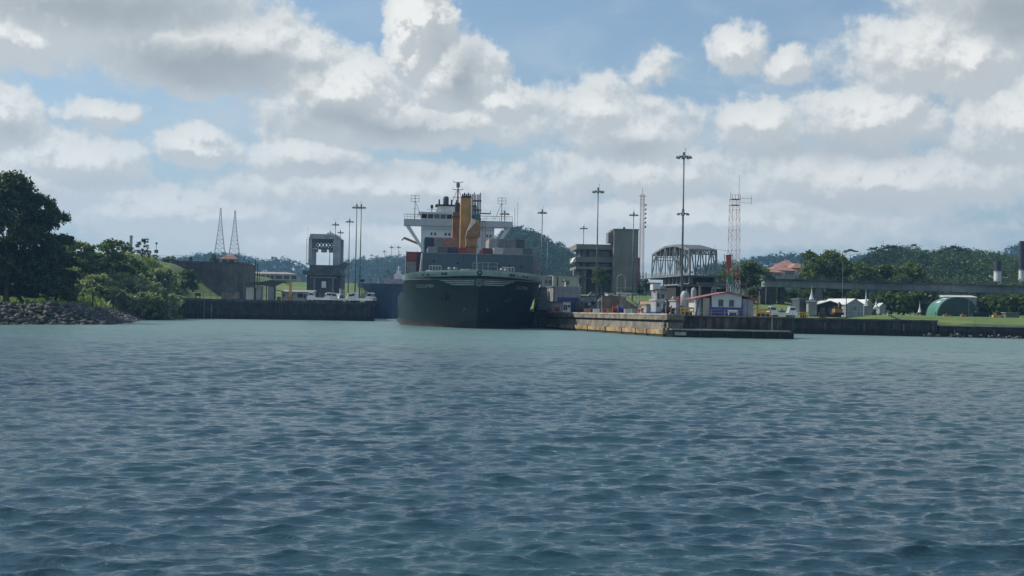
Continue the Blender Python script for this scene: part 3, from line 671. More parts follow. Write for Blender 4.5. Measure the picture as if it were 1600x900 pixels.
# emergent trees on the ridge
umb = make_tree('emergent_tree', 'tall flat-topped rainforest tree', 71, 30, [(0, 0, 27, 3.2, .4), (4.5, 1, 26.2, 3, .35), (-4.5, -1, 26, 3, .35), (8, 0, 25, 2.4, .35), (-8.5, 1, 25.2, 2.4, .35), (2, -3, 28, 2.6, .35), (-2, 3, 27.5, 2.6, .35)], 5200, .34, L_far, .5, 20, flat=1.0, shell=.1)
T(umb, 1427, 780, 381, 29, 'lone flat-topped tree standing above the ridge', .4, .62, first=True, base_py=412)
for px, pt, sx, lb in [(1488, 384, 1.3, 'widest flat-topped tree on the ridge'), (1502, 388, 1.1, 'flat-topped tree right of the widest one'), (1364, 386, .9, 'flat-topped tree above the second bridge pier on the skyline'),
                       (1392, 383, 1.1, 'rounded emergent tree on the high part of the ridge'), (1472, 391, 1.2, 'flat tree crown left of the widest ridge tree'), (1300, 392, 1.0, 'flat tree crown at the left end of the ridge'), (1328, 389, 1.2, 'flat tree crown right of the tallest near tree')]:
    T(umb, px, 790, pt, 29, lb, px, sx, base_py=424)
# forest mass on the right hillside
r = np.random.default_rng(5); lob = []
for k in range(500):
    px = r.uniform(1180, 1670); D = r.uniform(500, 580); x = WX(px, D); z = WZ(px, r.uniform(452, 482) if px > 1262 else r.uniform(462, 484), D); rr = r.uniform(3.0, 6.0); lob.append((x, D, z, rr, .75))
V, Fq = leaf_cloud(lob, 90000, .42, 6, .0, .75)
tag(np_mesh('lower_forest', V, Fq, L_far), 'dark forest edge seen under and behind the girder bridge', 'forest', kind='stuff')
for (lob, nl, lsz, sd_), nm in zip(HILLS, ('hazy forest canopy on the farthest ridge at the left', 'forest canopy on the pointed hill right of the ship bridge', 'hazy blue forest canopy on the farthest ridge at the right', 'dense rainforest canopy covering the ridge beyond the bridge')):
    V, Fq = leaf_cloud(lob, nl, lsz, sd_, 1.3, .85); tag(np_mesh('hillside_forest', V, Fq, L_hill if sd_ != 13 else L_far), nm, 'forest', kind='stuff')
# tree groups on top of the left bastion and near the far buildings
T(broad, 333, 520, 397, HB, 'small tree left of the red roofed hut on the bastion', .7, .8, base_py=420)
T(broad, 235, 560, 398, HB, 'dark low tree behind the embankment railing', 2.0, 1.3, base_py=418)
T(broad, 262, 600, 400, HB, 'low dark tree sloping down behind the bastion railing', 3.0, 1.4, base_py=418)
# palms
def palm(label, px, D, pt, pb):
    zt, zb = WZ(px, pt, D), WZ(px, pb, D); t_ = thing('palm_tree', label, 'palm', (WX(px, D), D, zb)); H = zt - zb
    MB().tube((0, 0, -1), (.3, 0, H - 1), .22, .16, 7).build('trunk', M_bark, t_); mb = MB()
    for k in range(16):
        a = k * 2.4; L = 2.6 + .5 * (k % 3); pr = Vector((.3, 0, H - 1)); up = .7 - (k / 16) * .9
        for j in range(5):
            q = (j + 1) / 5; nx = Vector((.3 + math.cos(a) * L * q, math.sin(a) * L * q, H - 1 + up * L * q * .9 - 1.7 * q * q))
            sd_ = Vector((-math.sin(a), math.cos(a), 0)) * (.38 * (1 - q * .7)); mb.quad(pr - sd_, nx - sd_ * .8 - Vector((0, 0, .2)), nx + sd_ * .8 - Vector((0, 0, .2)), pr + sd_); pr = nx
    mb.build('crown', L_dark, t_)
palm('palm with drooping fronds right of the bright rounded tree', 1459, 430, 424, 470)
palm('palm on the hill in front of the right red roofed house', 1250, 540, 402, 432)
palm('palm just right of the tower block', 1128, 460, 420, 455)

# ------------------------------------------------------------------ lamp masts
def make_mast(H, label, second=False):
    t_ = thing('light_mast', label, 'light mast', group='tall floodlight masts')
    MB().tube((0, 0, -1), (0, 0, H), .27, .13, 10).build('pole', M_gal, t_, True)
    def head(z, rr, n, nm):
        mb = MB(); mb.lathe((0, 0, z), [(rr * .9, 0), (rr, .05), (rr, .16), (rr * .9, .2)], 16)
        for k in range(n):
            a = 2 * PI * k / n; mb.bar((0, 0, z + .1), (math.cos(a) * rr * 1.1, math.sin(a) * rr * 1.1, z + .1), .09)
        mb.tube((0, 0, z - .3), (0, 0, z + 1.0), .3, .26, 8); mb.build(nm, M_lamp, t_)
        for k in range(n):
            a = 2 * PI * k / n; c = Vector((math.cos(a) * rr * 1.25, math.sin(a) * rr * 1.25, z - .12))
            MB().lathe(c, [(.34, -.18), (.30, .08), (.12, .3)], 8).build('floodlight', M_lamp, t_)
    head(H, 1.05, 8, 'lamp_ring')
    MB().bar((.25, 0, H + .9), (.25, 0, H + 2.0), .05).bar((.0, 0, H + 1.7), (.6, 0, H + 1.7), .05).build('lightning_rod', M_gal, t_)
    if second: head(H * .64, .75, 4, 'service_ring')
    return t_
mast0 = make_mast(30.0, 'mast')
MASTS = [(933, 293, 330, 490, 'second tallest mast, in front of the terraced control building'), (846, 327, 390, 486, 'floodlight mast right beside the container ship'),
         (911, 353, 480, 470, 'short far mast rising behind the terraced control building'), (855, 370, 560, 470, 'smallest mast right of the ship against the wooded hill'), (989, 331, 400, 480, 'mast in front of the tan tower block'),
         (787, 329, 420, 486, 'mast half hidden behind the right bridge wing'), (556, 319, 455, 476, 'left one of the tall pair at the end of the left pier'), (563, 319, 462, 476, 'right one of the tall pair at the end of the left pier'),
         (545, 342, 500, 474, 'mast just left of the tall pair'), (531, 360, 600, 468, 'mast rising behind the right edge of the gate tower'), (523, 347, 560, 470, 'tallest of the three masts behind the gate tower'),
         (515, 361, 620, 466, 'leftmost mast behind the gate tower'), (580, 397, 900, 462, 'shortest and leftmost of the far masts beyond the blue ship'), (600, 391, 860, 462, 'second of the far masts beyond the blue ship'),
         (611, 384, 820, 462, 'third of the far masts beyond the blue ship'), (622, 384, 830, 462, 'far mast next to the container ship bow')]
for i, (px, pt, D, pb, lb) in enumerate(MASTS):
    x = WX(px, D, (pt + pb) / 2); z0 = WZ(px, pb, D); s_ = (WZ(px, pt, D) - z0) / 31.0
    q_ = max(s_, 1.0) * .95
    if i == 0: mast0.location = (x, D, z0); mast0.scale = (q_, q_, s_); mast0['label'] = lb
    else: dup(mast0, (x, D, z0), i * .3, lb, (q_, q_, s_))
tm = make_mast(34.0, 'tallest floodlight mast with a second ring half way up', True)
z0 = 3.9; sc_ = (WZ(1068, 238, 262) - z0) / 35.0; tm.location = (WX(1067, 262, 350), 262, z0); tm.scale = (1.05, 1.05, sc_)

# ------------------------------------------------------------------ lattice towers
def lattice(name, label, px, pt, D, pb, wb, wt_, nseg, mats_, rr=.07, band=None, rotz=.3, cat='lattice tower', conc=1.0):
    zb, zt = WZ(px, pb, D), WZ(px, pt, D); H = zt - zb; t_ = thing(name, label, cat, (WX(px, D, pt), D, zb), rotz)
    cols = {}
    for k in range(nseg):
        f0_, f1_ = k / nseg, (k + 1) / nseg; m = mats_[(k * (band or 1) // nseg) % len(mats_)] if band else mats_[0]
        mb = cols.setdefault((k * band // nseg) if band else 0, (MB(), m))[0]
        def cor(f): 
            w = (wt_ + (wb - wt_) * (1 - f) ** conc) / 2; return [Vector((a * w, b * w, f * H)) for a, b in ((-1, -1), (1, -1), (1, 1), (-1, 1))]
        a_, b_ = cor(f0_), cor(f1_)
        for j in range(4):
            mb.bar(a_[j], b_[j], rr * 2.2); mb.bar(a_[j], b_[(j + 1) % 4], rr * 1.3); mb.bar(a_[(j + 1) % 4], b_[j], rr * 1.3); mb.bar(b_[j], b_[(j + 1) % 4], rr * 1.3)
    for i, (mb, m) in enumerate(cols.values()): mb.build('lattice_section', m, t_)
    return t_, H
lattice('power_pylon', 'left and taller of the two distant lattice pylons', 345, 325, 1350, 402, 12, 1.3, 11, [M_dsteel], .12, cat='pylon', conc=1.5)
lattice('power_pylon', 'right one of the two distant lattice pylons', 367.5, 329, 1380, 402, 12, 1.3, 11, [M_dsteel], .12, cat='pylon', conc=1.5)
t_, H = lattice('radio_mast', 'slim red and white radio mast beside the tan tower block', 1004, 304, 400, 440, 1.35, 1.0, 18, [mat('faded_red_paint', (.30, .11, .09), .6), mat('pinkish_paint', (.24, .13, .12), .6)], .03, 5, .2)
mb = MB()
for k in range(6): mb.tube((.9, -.3, H * (.62 + .05 * k)), (1.15, -.3, H * (.64 + .05 * k)), .28, .2, 8)
mb.bar((-1.2, 0, H - .5), (1.3, 0, H - .5), .12); mb.bar((0, 0, H), (0, 0, H + 2), .1); mb.build('antenna', MATS['faded_red_paint'], t_)
t_, H = lattice('radio_tower', 'wide red and white lattice tower behind the blue and white house', 1148, 312, 285, 470, 2.3, 1.7, 10, [mat('dull_white_paint', (.40, .40, .40), .6), mat('faded_red_paint', (.42, .16, .13), .6)], .028, 9, .25)
mb = MB(); mb.box(-.95, .95, -.95, .95, H, H + .12); mb.box(-1, 1, -1, 1, H - 1.3, H - 1.2)
for a in (-.95, -.3, .4, .95): mb.bar((a, -.95, H), (a, -.95, H + 1.0), .07)
mb.bar((-.95, -.95, H + 1), (.95, -.95, H + 1), .06); mb.build('top_platform', MATS['faded_red_paint'], t_)
mb = MB(); mb.tube((1.0, 0, H), (1.0, 0, H + 5.6), .09, .06); mb.bar((-1, 0, H), (-1, 0, H + 1.6), .18)
mb.bar((1, 0, H + .4), (4.0, 0, H + .4), .08); mb.bar((1.5, 0, H - .6), (4.0, 0, H - .6), .07); mb.tube((4.0, 0, H - .7), (4.0, 0, H + 1.0), .1)
mb.bar((-1.1, 0, H - 11.5), (-4.6, 0, H - 11.2), .08); mb.tube((-4.6, 0, H - 11.3), (-4.6, 0, H - 10.3), .08); mb.build('antenna', M_white, t_)
# red and green banner-like antenna covers on a leaning frame left of the tower
t_ = thing('signal_board', 'tall red and green signal board beside the wide lattice tower', 'signal board', tuple(W(1137, 470, 280)))
k_ = .14
MB().prisy([(-.6, 5.0 + 5.0), (.6, 10.2), (.7, 7.4), (-.1, 6.0)], -.15, .15).build('red_panel', M_red, t_)
MB().prisy([(-.3, 5.4), (.8, 5.4), (1.0, 3.8), (.2, 3.5)], -.15, .15).build('green_panel', mat('signal_green', (.02, .16, .08), .6), t_)
mb = MB(); mb.bar((-.9, .3, 10.2), (.6, .3, 0), .14); mb.bar((1.0, .3, 10.3), (1.2, .3, 0), .14); mb.build('frame', M_truss, t_)

# ------------------------------------------------------------------ generic hut
def hut(name, label, cat, px0, px1, pt, pb, D, depth, wm, roof='flat', rm=None, rz=R(9), wins=(), doors=(), base=None, wmat=None, dmat=None, over=.25, rise=.8, winm=None, framem=None):
    """front wall between two picture columns; windows/doors given as (x0,x1,z0,z1) fractions of the front"""
    A = W(px0, pb, D); w = (WX(px1, D) - A.x) / math.cos(rz); H = WZ(px0, pt, D) - A.z
    t_ = thing(name, label, cat, tuple(A), rz); Hw = H - (rise if roof in ('gable', 'side', 'hip') else .18)
    if roof == 'gable':
        MB().prisy([(0, -.6), (w, -.6), (w, Hw), (w / 2, H - .12), (0, Hw)], 0, depth).build('wall', wm, t_)
        mb = MB(); s_ = (H - Hw) / (w / 2)
        for sg in (0, 1):
            xa, xb_ = (-over, w / 2) if sg == 0 else (w + over, w / 2); za = Hw - s_ * over; zb_ = H
            pts = [(xa, -over, za), (xb_, -over, zb_), (xb_, depth + over, zb_), (xa, depth + over, za)]
            mb.hexa(pts, [(x, y, z + .16) for x, y, z in pts])
        mb.build('roof', rm or wm, t_)
    elif roof == 'side':
        MB().box(0, w, 0, depth, -.6, Hw).build('wall', wm, t_)
        MB().hexa([(-over, -over, Hw + .003), (w + over, -over, Hw + .003), (w + over, depth + over, Hw + .003), (-over, depth + over, Hw + .003)],
                  [(-over, -over, Hw + .12), (w + over, -over, Hw + .12), (w + over, depth + over, H), (-over, depth + over, H)]).build('roof', rm or wm, t_)
    elif roof == 'hip':
        MB().box(0, w, 0, depth, -.6, Hw).build('wall', wm, t_); q = min(w, depth) * .42
        MB().hexa([(-over, -over, Hw + .003), (w + over, -over, Hw + .003), (w + over, depth + over, Hw + .003), (-over, depth + over, Hw + .003)],
                  [(q, q, H), (w - q, q, H), (w - q, depth - q, H), (q, depth - q, H)]).build('roof', rm or wm, t_)
    else:
        MB().box(0, w, 0, depth, -.6, Hw).build('wall', wm, t_)
        MB().box(-over, w + over, -over, depth + over, Hw + .003, H).build('roof', rm or wm, t_)
    if base: MB().box(-.04, w + .04, -.05, depth + .04, -.6, Hw * base[0]).build('painted_band', base[1], t_)
    for (a, b, c, d) in wins:
        fo = MB().box(a * w - .08, b * w + .08, -.10, -.055, c * Hw - .08, d * Hw + .08).build('window', framem or M_lgrey, t_)
        MB().box(a * w, b * w, -.14, -.102, c * Hw, d * Hw).build('pane', winm or M_glass, fo)
    for (a, b, d) in doors:
        MB().box(a * w, b * w, -.11, -.055, 0, d * Hw).build('door', dmat or M_dsteel, t_)
    return t_, w, Hw

# ---- left side buildings
A = W(267, 462, 468); Bx = WX(371, 468)
t_ = thing('concrete_bastion', 'massive weathered concrete bastion above the grass slope on the left', 'bastion', (A.x, 468, 6.4))
zt = WZ(320, 412, 468) - 6.4; w = Bx - A.x
MB().box(0, w, 0, 30, -2, zt).build('wall', mat('dark_bastion_concrete', (.105, .10, .082), .9, var=.3, scale=.15, streak=.55), t_)
MB().box(-.3, w + .3, -.35, 30, zt + .003, zt + .9).build('parapet', M_concd, t_)
mb = MB()
for f in (.42, .68, .98): mb.box(w * f - .45, w * f + .45, -.3, -.01, -2, zt - .02)
mb.build('pilaster', MATS['dark_bastion_concrete'], t_)
MB().box(w + .02, w + 1.6, 1.0, 22, -2, zt - 3.2).build('side_buttress', MATS['dark_bastion_concrete'], t_)
def railing(name, label, pts, h, gap, m, wire=2, r_=.05, cat='railing'):
    P0_ = Vector(pts[0]); t_ = thing(name, label, cat, tuple(P0_)); mp = MB(); mr = MB()
    for a, b in zip(pts[:-1], pts[1:]):
        a = Vector(a) - P0_; b = Vector(b) - P0_; n = max(1, int((b - a).length / gap))
        for k in range(n + 1): q = a.lerp(b, k / n); mp.bar(q, q + Vector((0, 0, h)), r_ * 2)
        for j in range(wire): z = h * (j + 1) / wire; mr.bar(a + Vector((0, 0, z)), b + Vector((0, 0, z)), r_ * 1.6)
    mp.build('post', m, t_); mr.build('rail', m, t_); return t_
zt2 = 6.4 + zt + .9
railing('railing', 'thin steel railing along the top of the bastion', [(A.x, 468, zt2), (Bx, 468, zt2)], 1.9, 2.4, M_dsteel, 3)
railing('fence', 'wire fence running along the top of the embankment', [(WX(165, 440), 440, WZ(165, 404, 440)), (WX(262, 452), 452, WZ(262, 408, 452))], 1.8, 3, M_dsteel, 3, cat='fence')
mb = MB(); mb.tube((0, 0, -1), (0, 0, 8.4), .52, .50, 12); mb.tube((0, 0, 8.4), (0, 0, 8.9), .62, .6, 12)
o = mb.build('vent_post', M_lgrey, loc=tuple(W(204, 408, 445))); tag(o, 'pale grey upright pipe between the thin trees on the embankment', 'pipe')
t_ = thing('post', 'stubby dark post on top of the bastion', 'post', (WX(296, 470), 470.5, zt2)); MB().box(-.5, .5, -.5, .5, 0, 1.7).build('body', M_dsteel, t_); MB().bar((-.3, 0, 1.7), (-.3, 0, 3.2), .08).build('rod', M_dsteel, t_)
hut('lookout_hut', 'small hut with a red hipped roof at the end of the bastion', 'hut', 345, 367, 396.5, 412, 480, 5, M_cream, 'hip', M_tile, 0, rise=1.9, wins=((.1, .4, .3, .8), (.55, .9, .3, .8)), over=.6)
t_ = thing('antenna_post', 'small post with a box standing behind the thin tree', 'post', tuple(W(244, 404, 500)))
mb = MB(); mb.tube((0, 0, -2), (0, 0, 6), .1); mb.box(-.7, .7, -.3, .3, 2.2, 3.4); mb.box(-.4, .4, -.2, .2, 5.6, 6.3); mb.build('post', M_dsteel, t_)

t_, w, Hw = hut('long_building', 'long low white building with a row of dark windows on the grass hill', 'building', 371, 463, 423.5, 440, 650, 14, M_cream, 'hip', mat('grey_roof_sheet', (.30, .26, .25), .7), 0, rise=1.1,
    wins=[(a, a + wd_, .42, .82) for a, wd_ in ((.03, .06), (.17, .14), (.34, .05), (.40, .06), (.49, .05), (.56, .05), (.64, .11), (.78, .09), (.91, .08))], doors=((.115, .15, .6),), over=.7)
for (px, pt, lb) in ((385, 410, 'first dark pole from the left above the shelter'), (389.5, 408, 'second dark pole above the shelter'), (394, 420, 'short dark pole between the taller ones'),
                     (399, 407, 'tallest dark pole above the shelter'), (402.5, 412, 'thick dark pole right of the tallest one'), (405.5, 423, 'short thin pole at the right of the pole row'), (381, 416, 'thin short pole at the left of the pole row')):
    a = W(px, pt, 500); z0 = 6.4; mb = MB(); mb.tube((0, 0, 0), (0, 0, a.z - z0), .19 if px in (385, 389.5, 399, 402.5) else .1, None, 6); mb.box(-.25, .25, -.1, .1, a.z - z0 - .5, a.z - z0 - .2)
    tag(mb.build('pole', M_smoke, loc=(a.x, 500, z0)), lb, 'pole')
# shelter with slanted roof
D = 446; o0 = W(378, 470, D); kx = D / F
def S(px, py, dy=0): q = W(px, py, D + dy); return (q.x - o0.x, dy, q.z - 6.43)
t_ = thing('shelter', 'open shelter with a slanted dark roof on the left pier', 'shelter', (o0.x, D, 6.43))
a, b, c = S(376, 448), S(424, 437.5), S(456, 438.5)
mb = MB()
for p0_, p1_ in ((a, b), (b, c)):
    lo = [(p0_[0], -1, p0_[2]), (p1_[0], -1, p1_[2]), (p1_[0], 9, p1_[2] + .3), (p0_[0], 9, p0_[2] + .3)]; mb.hexa([(x, y, z - (.9 if x > b[0] - .1 and False else .25)) for x, y, z in lo], lo)
mb.build('roof', mat('dark_roof_sheet', (.03, .034, .037), .6), t_)
MB().prisy([(b[0] - 9, a[2] + 1.2), (b[0], b[2] - .3), (b[0] + 5.5, b[2] - .4), (b[0] + 1.0, b[2] - 2.4)], -.6, -.2).build('roof_fascia', MATS['dark_roof_sheet'], t_)
x = S(384, 460)[0]; x2 = S(397, 460)[0]; MB().box(x, x2, .5, 6, 0, 4.4).build('white_wall', M_cream, t_)
x = S(399, 460)[0]; x2 = S(406, 460)[0]; MB().box(x, x2, .8, 6, 0, 4.9).build('grey_wall', M_lgrey, t_)
x = S(418, 460)[0]; x2 = S(427, 460)[0]; MB().box(x, x2, .8, 5, 0, 5.2).build('end_wall', M_cgrey, t_)
mb = MB()
for px in (397.5, 416, 428.5): x = S(px, 460)[0]; mb.box(x - .14, x + .14, 0, .28, 0, 6.0)
mb.build('post', M_smoke, t_)
mb = MB(); mb.box(S(407, 0)[0], S(416, 0)[0], 2, 5, .2, 4.2); mb.build('dark_locker', M_smoke, t_)
hut('service_building', 'low white service building behind the yellow davit', 'building', 440, 488, 452, 470, 455, 8, M_cream, 'side', M_cgrey, 0, wins=((.06, .1, .5, .7), (.27, .35, .45, .8), (.52, .70, .40, .85), (.73, .78, .3, .8)), rise=.9, doors=((.80, .85, .75),))
t_ = thing('davit_crane', 'yellow davit crane post on the left pier', 'crane', tuple(W(453.5, 470, 447))); mb = MB(); mb.box(-.45, .45, -.4, .4, 0, 6.3); mb.build('post', M_yel, t_)
mb = MB(); mb.bar((0, 0, 6.2), (-2.8, 0, 6.5), .4); mb.bar((-2.4, 0, 6.4), (-.3, 0, 5.2), .2); mb.build('arm', mat('rusty_brown_paint', (.20, .12, .05), .7), t_); MB().box(-.7, .7, -.6, .6, 0, 1.4).build('base', M_orange, t_)
t_ = thing('canopy', 'small dark canopy beside the shelter', 'canopy', tuple(W(429, 470, 450)), 0); MB().hexa([(0, 0, 3.6), (3, 0, 3.2), (3, 3, 3.2), (0, 3, 3.6)], [(0, 0, 3.9), (3, 0, 3.4), (3, 3, 3.4), (0, 3, 3.9)]).build('roof', M_smoke, t_)
mb = MB(); mb.bar((.2, .2, 0), (.2, .2, 3.6), .12); mb.bar((2.8, .2, 0), (2.8, .2, 3.3), .12); mb.build('post', M_smoke, t_); MB().box(.6, 2.0, .6, 2, 0, 1.5).build('yellow_box', mat('lime_box', (.30, .36, .08), .6), t_)
railing('railing', 'railing along the edge of the left pier in front of the green slope', [(WX(272, 408), 408.5, 6.43), (WX(372, 420), 420, 6.43)], 2.2, 2.3, M_dsteel, 2)
t_ = thing('control_box', 'small dark cabinet on legs on the left quay below the bastion', 'cabinet', tuple(W(309, 470, 412))); mb = MB(); mb.box(-.9, .9, -.3, .3, 1.5, 2.5); mb.build('body', M_rust, t_); mb = MB(); mb.box(-.8, -.6, -.1, .1, -.2, 1.5); mb.box(.6, .8, -.1, .1, -.2, 1.5); mb.build('leg', M_smoke, t_)
hut('valve_house', 'small pale concrete valve house at the foot of the bastion', 'hut', 346, 369, 456, 468, 424, 5, M_conc, 'flat', None, 0)
railing('handrail', 'wooden handrail climbing beside the rocks on the left shore', [tuple(W(145, 471, 275)), tuple(W(178, 473, 290)), tuple(W(199, 459, 300))], 1.3, 4.5, M_rust, 1, .07)
for (px, py, lb) in ((145, 470, 'dark mooring post left of the fence on the shore'), (177, 474, 'dark mooring post in the middle of the shore fence'), (195, 470, 'dark mooring post by the pale bushes')):
    tag(MB().box(-.12, .12, -.12, .12, -1, 1.6).build('post', M_smoke, loc=tuple(W(px, py, 262))), lb, 'post')

# ---- gate tower
D = 470; o0 = W(505, 472, D)
def G(px, py): q = W(px, py, D); return q.x - o0.x, q.z - 6.43
t_ = thing('gate_tower', 'steel lifting tower with two legs and a dark machinery base', 'gate tower', (o0.x, D, 6.43))
x0, z0 = G(479, 428); x1, _ = G(532, 428)
MB().box(x0, x1, 1, 13, 0, z0 - .2).build('base_house', mat('dark_machine_house', (.045, .052, .055), .7, var=.3, scale=.2, streak=.4), t_)
mb = MB(); xa_, za_ = G(476, 427); xb_, zb_ = G(535, 416)
mb.box(xa_, xb_, -.6, 13.5, za_ - .6, za_ + .1); mb.box(x0 + 1, x1 - .2, -.3, 13, za_ + .1, zb_ + .3); mb.prisy([(x1 - 1.2, zb_ - .8), (x1 + .2, zb_ - .8), (x1 + 1.6, zb_ + 1.6), (x1 - .6, zb_ + .2)], -.2, 12); mb.box(xa_ - .5, xa_ + 1.6, -.4, 4, za_ - .5, za_ + 1.1)
mb.build('machinery_deck', mat('grey_green_steel', (.055, .07, .075), .6, var=.3), t_)
for (p0_, p1_) in ((482, 487.5), (520.5, 531)):
    xa_, zt_ = G(p0_, 372); xb_, _ = G(p1_, 372); MB().box(xa_, xb_, .6, 3.0, zb_ + .31, zt_).build('tower_leg', M_lgrey, t_); MB().box(xa_, xb_, 9.2, 11.4, zb_ + .31, zt_).build('tower_leg', M_lgrey, t_)
xa_, zt_ = G(482, 366); xb_, zl_ = G(531, 374); z3 = G(500, 386)[1]; x4, z4 = G(486, 366)
MB().prisy([(xa_ + .1, zl_ + .05), (x4 - .3, zt_ + .2), (G(524, 366)[0], zt_ + .2), (xb_ - .1, zl_ + .05)], .3, 11.8).build('roof', mat('grey_tower_roof', (.30, .31, .32), .6), t_)
mb = MB()
x5, x6 = G(487.6, 380)[0], G(520.4, 380)[0]
for yy_ in (1.2, 10.4):
    mb.box(x5, x6, yy_ - .2, yy_ + .2, zl_ - .9, zl_ + .04); mb.box(x5, x6, yy_ - .2, yy_ + .2, z3 - .4, z3)
    for k in range(6):
        a = x5 + (x6 - x5) * k / 6; b = x5 + (x6 - x5) * (k + 1) / 6; mb.bar((a, yy_, z3), (b, yy_, zl_ - .9), .25); mb.bar((b, yy_, z3), (a, yy_, zl_ - .9), .25)
mb.box(x5, x6, 1.4, 10.2, zl_ - .5, zl_ - .1); mb.build('cross_truss', M_dsteel, t_)
for px in (490, 504, 516):
    x = G(px, 388)[0]; MB().tube((x - 1.0, 4, z3 - 1.0), (x + 1.0, 4, z3 - 1.0), .8, .8, 12).build('hoist_wheel', M_lgrey, t_)
mb = MB()
for px in (491, 520): x = G(px, 440)[0]; mb.box(x - .35, x + .35, .35, .95, 0, z0 - .8)
x5, z5 = G(484, 430); x6, z6 = G(526, 430); mb.box(x5, x6, .3, .9, z5 - 1.0, z5 - .3); mb.build('front_frame', mat('mid_grey_steel', (.13, .145, .155), .6), t_)
x, z = G(502, 449.5); x2, z2 = G(509, 439.5); MB().box(x, x2, .6, .95, z, z2).build('sign_board', M_white, t_)
mb = MB(); x = G(480.5, 400)[0]
for k in range(16): mb.box(x - .5, x, .2, .5, zb_ + 1 + k * .85, zb_ + 1.1 + k * .85)
mb.box(x - .55, x - .45, .2, .4, zb_, zl_); mb.build('ladder', M_dsteel, t_)

# ---- locomotives (silver lock mules)
def make_loco(M_silver=M_silver):
    t_ = thing('lock_locomotive', 'loco', 'locomotive', group='silver lock locomotives on the walls')
    sec = lambda x0, x1, pr: MB().hexa([(x0, y, z) for y, z in pr], [(x1, y, z) for y, z in pr])
    body = MB(); body.prisy([(-4.6, .55), (4.6, .55), (4.6, 1.5), (4.2, 1.75), (1.9, 1.75), (1.5, 1.35), (-1.5, 1.35), (-1.9, 1.75), (-4.2, 1.75), (-4.6, 1.5)], -1.35, 1.35); body.build('body', M_silver, t_)
    for s_ in (-1, 1):
        c = MB(); c.prisy([(s_ * 1.9, 1.753), (s_ * 4.2, 1.753), (s_ * 3.9, 3.0), (s_ * 2.2, 3.0)], -1.2, 1.2); co = c.build('cab', M_silver, t_)
        MB().prisy([(s_ * 2.05, 3.003), (s_ * 4.05, 3.003), (s_ * 3.7, 3.25), (s_ * 2.4, 3.25)], -1.3, 1.3).build('cab_roof', M_silver, co)
        wn_ = MB(); wn_.box(min(s_ * 2.3, s_ * 3.9), max(s_ * 2.3, s_ * 3.9), -1.23, -1.203, 2.1, 2.85); wn_.box(min(s_ * 2.3, s_ * 3.9), max(s_ * 2.3, s_ * 3.9), 1.203, 1.23, 2.1, 2.85)
        wn_.hexa([(s_ * 4.16, -1.0, 2.0), (s_ * 4.16, 1.0, 2.0), (s_ * 3.98, 1.0, 2.85), (s_ * 3.98, -1.0, 2.85)], [(s_ * 4.21, -1.0, 2.0), (s_ * 4.21, 1.0, 2.0), (s_ * 4.03, 1.0, 2.85), (s_ * 4.03, -1.0, 2.85)]); wn_.build('window', M_glass, co)
    for x in (-3.4, -2.0, 2.0, 3.4):
        MB().tube((x, -1.15, .45), (x, 1.15, .45), .45, .45, 12).build('wheel', M_smoke, t_)
    MB().box(-.9, .9, -1.0, 1.0, 1.353, 1.95).build('winch', M_dsteel, t_)
    MB().tube((0, 0, 1.95), (0, 0, 2.5), .35, .3, 10).build('fairlead', M_dsteel, t_)
    return t_
loco = make_loco()
LC = [(500, 447, 6.43, .15, 'bright silver locomotive at the left of the row on the left pier', 1.0), (522, 452, 6.43, 1.0, 'silver locomotive turned partly sideways in the middle of the left pier', .9), (534, 448, 6.43, .3, 'silver locomotive before the pair of tall masts', .95),
      (566, 448, 6.43, -.35, 'rightmost silver locomotive near the end of the left pier', 1.05), (846, 323.5, 4.05, 1.66, 'end-on locomotive squeezed between the ship bow and the approach wall', 1.05), (1222, 246, 3.95, .1, 'pale locomotive at the right end of the pier head', .62),
      (1040, 300, 4.0, 1.75, 'end-on locomotive beside the white kiosk column', 1.0)]
for i, (px, D, z, rz, lb, s_) in enumerate(LC):
    if i == 0: loco.location = (WX(px, D), D, z); loco.rotation_euler = (0, 0, rz); loco['label'] = lb
    elif i == 4: l2 = make_loco(M_dsteel); l2.location = (WX(px, D), D, z); l2.rotation_euler = (0, 0, rz); l2['label'] = 'dark grey ' + lb; l2.scale = (s_,) * 3
    else: dup(loco, (WX(px, D), D, z), rz, lb, s_)
t_ = thing('work_boat', 'grey pilot launch with a canopy and mast tied beyond the left pier end', 'boat', (WX(572, 470), 470, 6.43), .1)
# small signal arm and cabin details near the pier end
bpy.data.objects.remove(t_)
t_ = thing('signal_post', 'dark signal post with an arm at the end of the left pier', 'signal post', tuple(W(565, 472, 452))); mb = MB(); mb.tube((0, 0, 0), (0, 0, 8.2), .12); mb.box(-.7, .9, -.3, .3, 7.2, 8.0); mb.build('post', M_smoke, t_); MB().tube((0, 0, 0), (0, 0, 5.5), .17).build('red_sleeve', M_red, t_)
t_ = thing('concrete_pillar', 'round pale pillar right of the gate tower', 'pillar', (WX(534, 458), 458, 6.43)); MB().tube((0, 0, 0), (0, 0, 4.6), .9, .9, 14).build('shaft', M_cgrey, t_); MB().tube((0, 0, 4.6), (0, 0, 4.9), 1.0, 1.0, 14).build('cap', M_conc, t_)
t_ = thing('mooring_dolphin', 'black rubber fender stack at the wall end beside the ship', 'fender', (WX(848, 319), 319.5, 0), R(10))
for k in range(6): MB().tube((0, 0, -.3 + k * .66), (0, 0, .3 + k * .66), 1.5 - .08 * (k % 2), 1.5, 16).build('rubber_ring', M_black, t_)

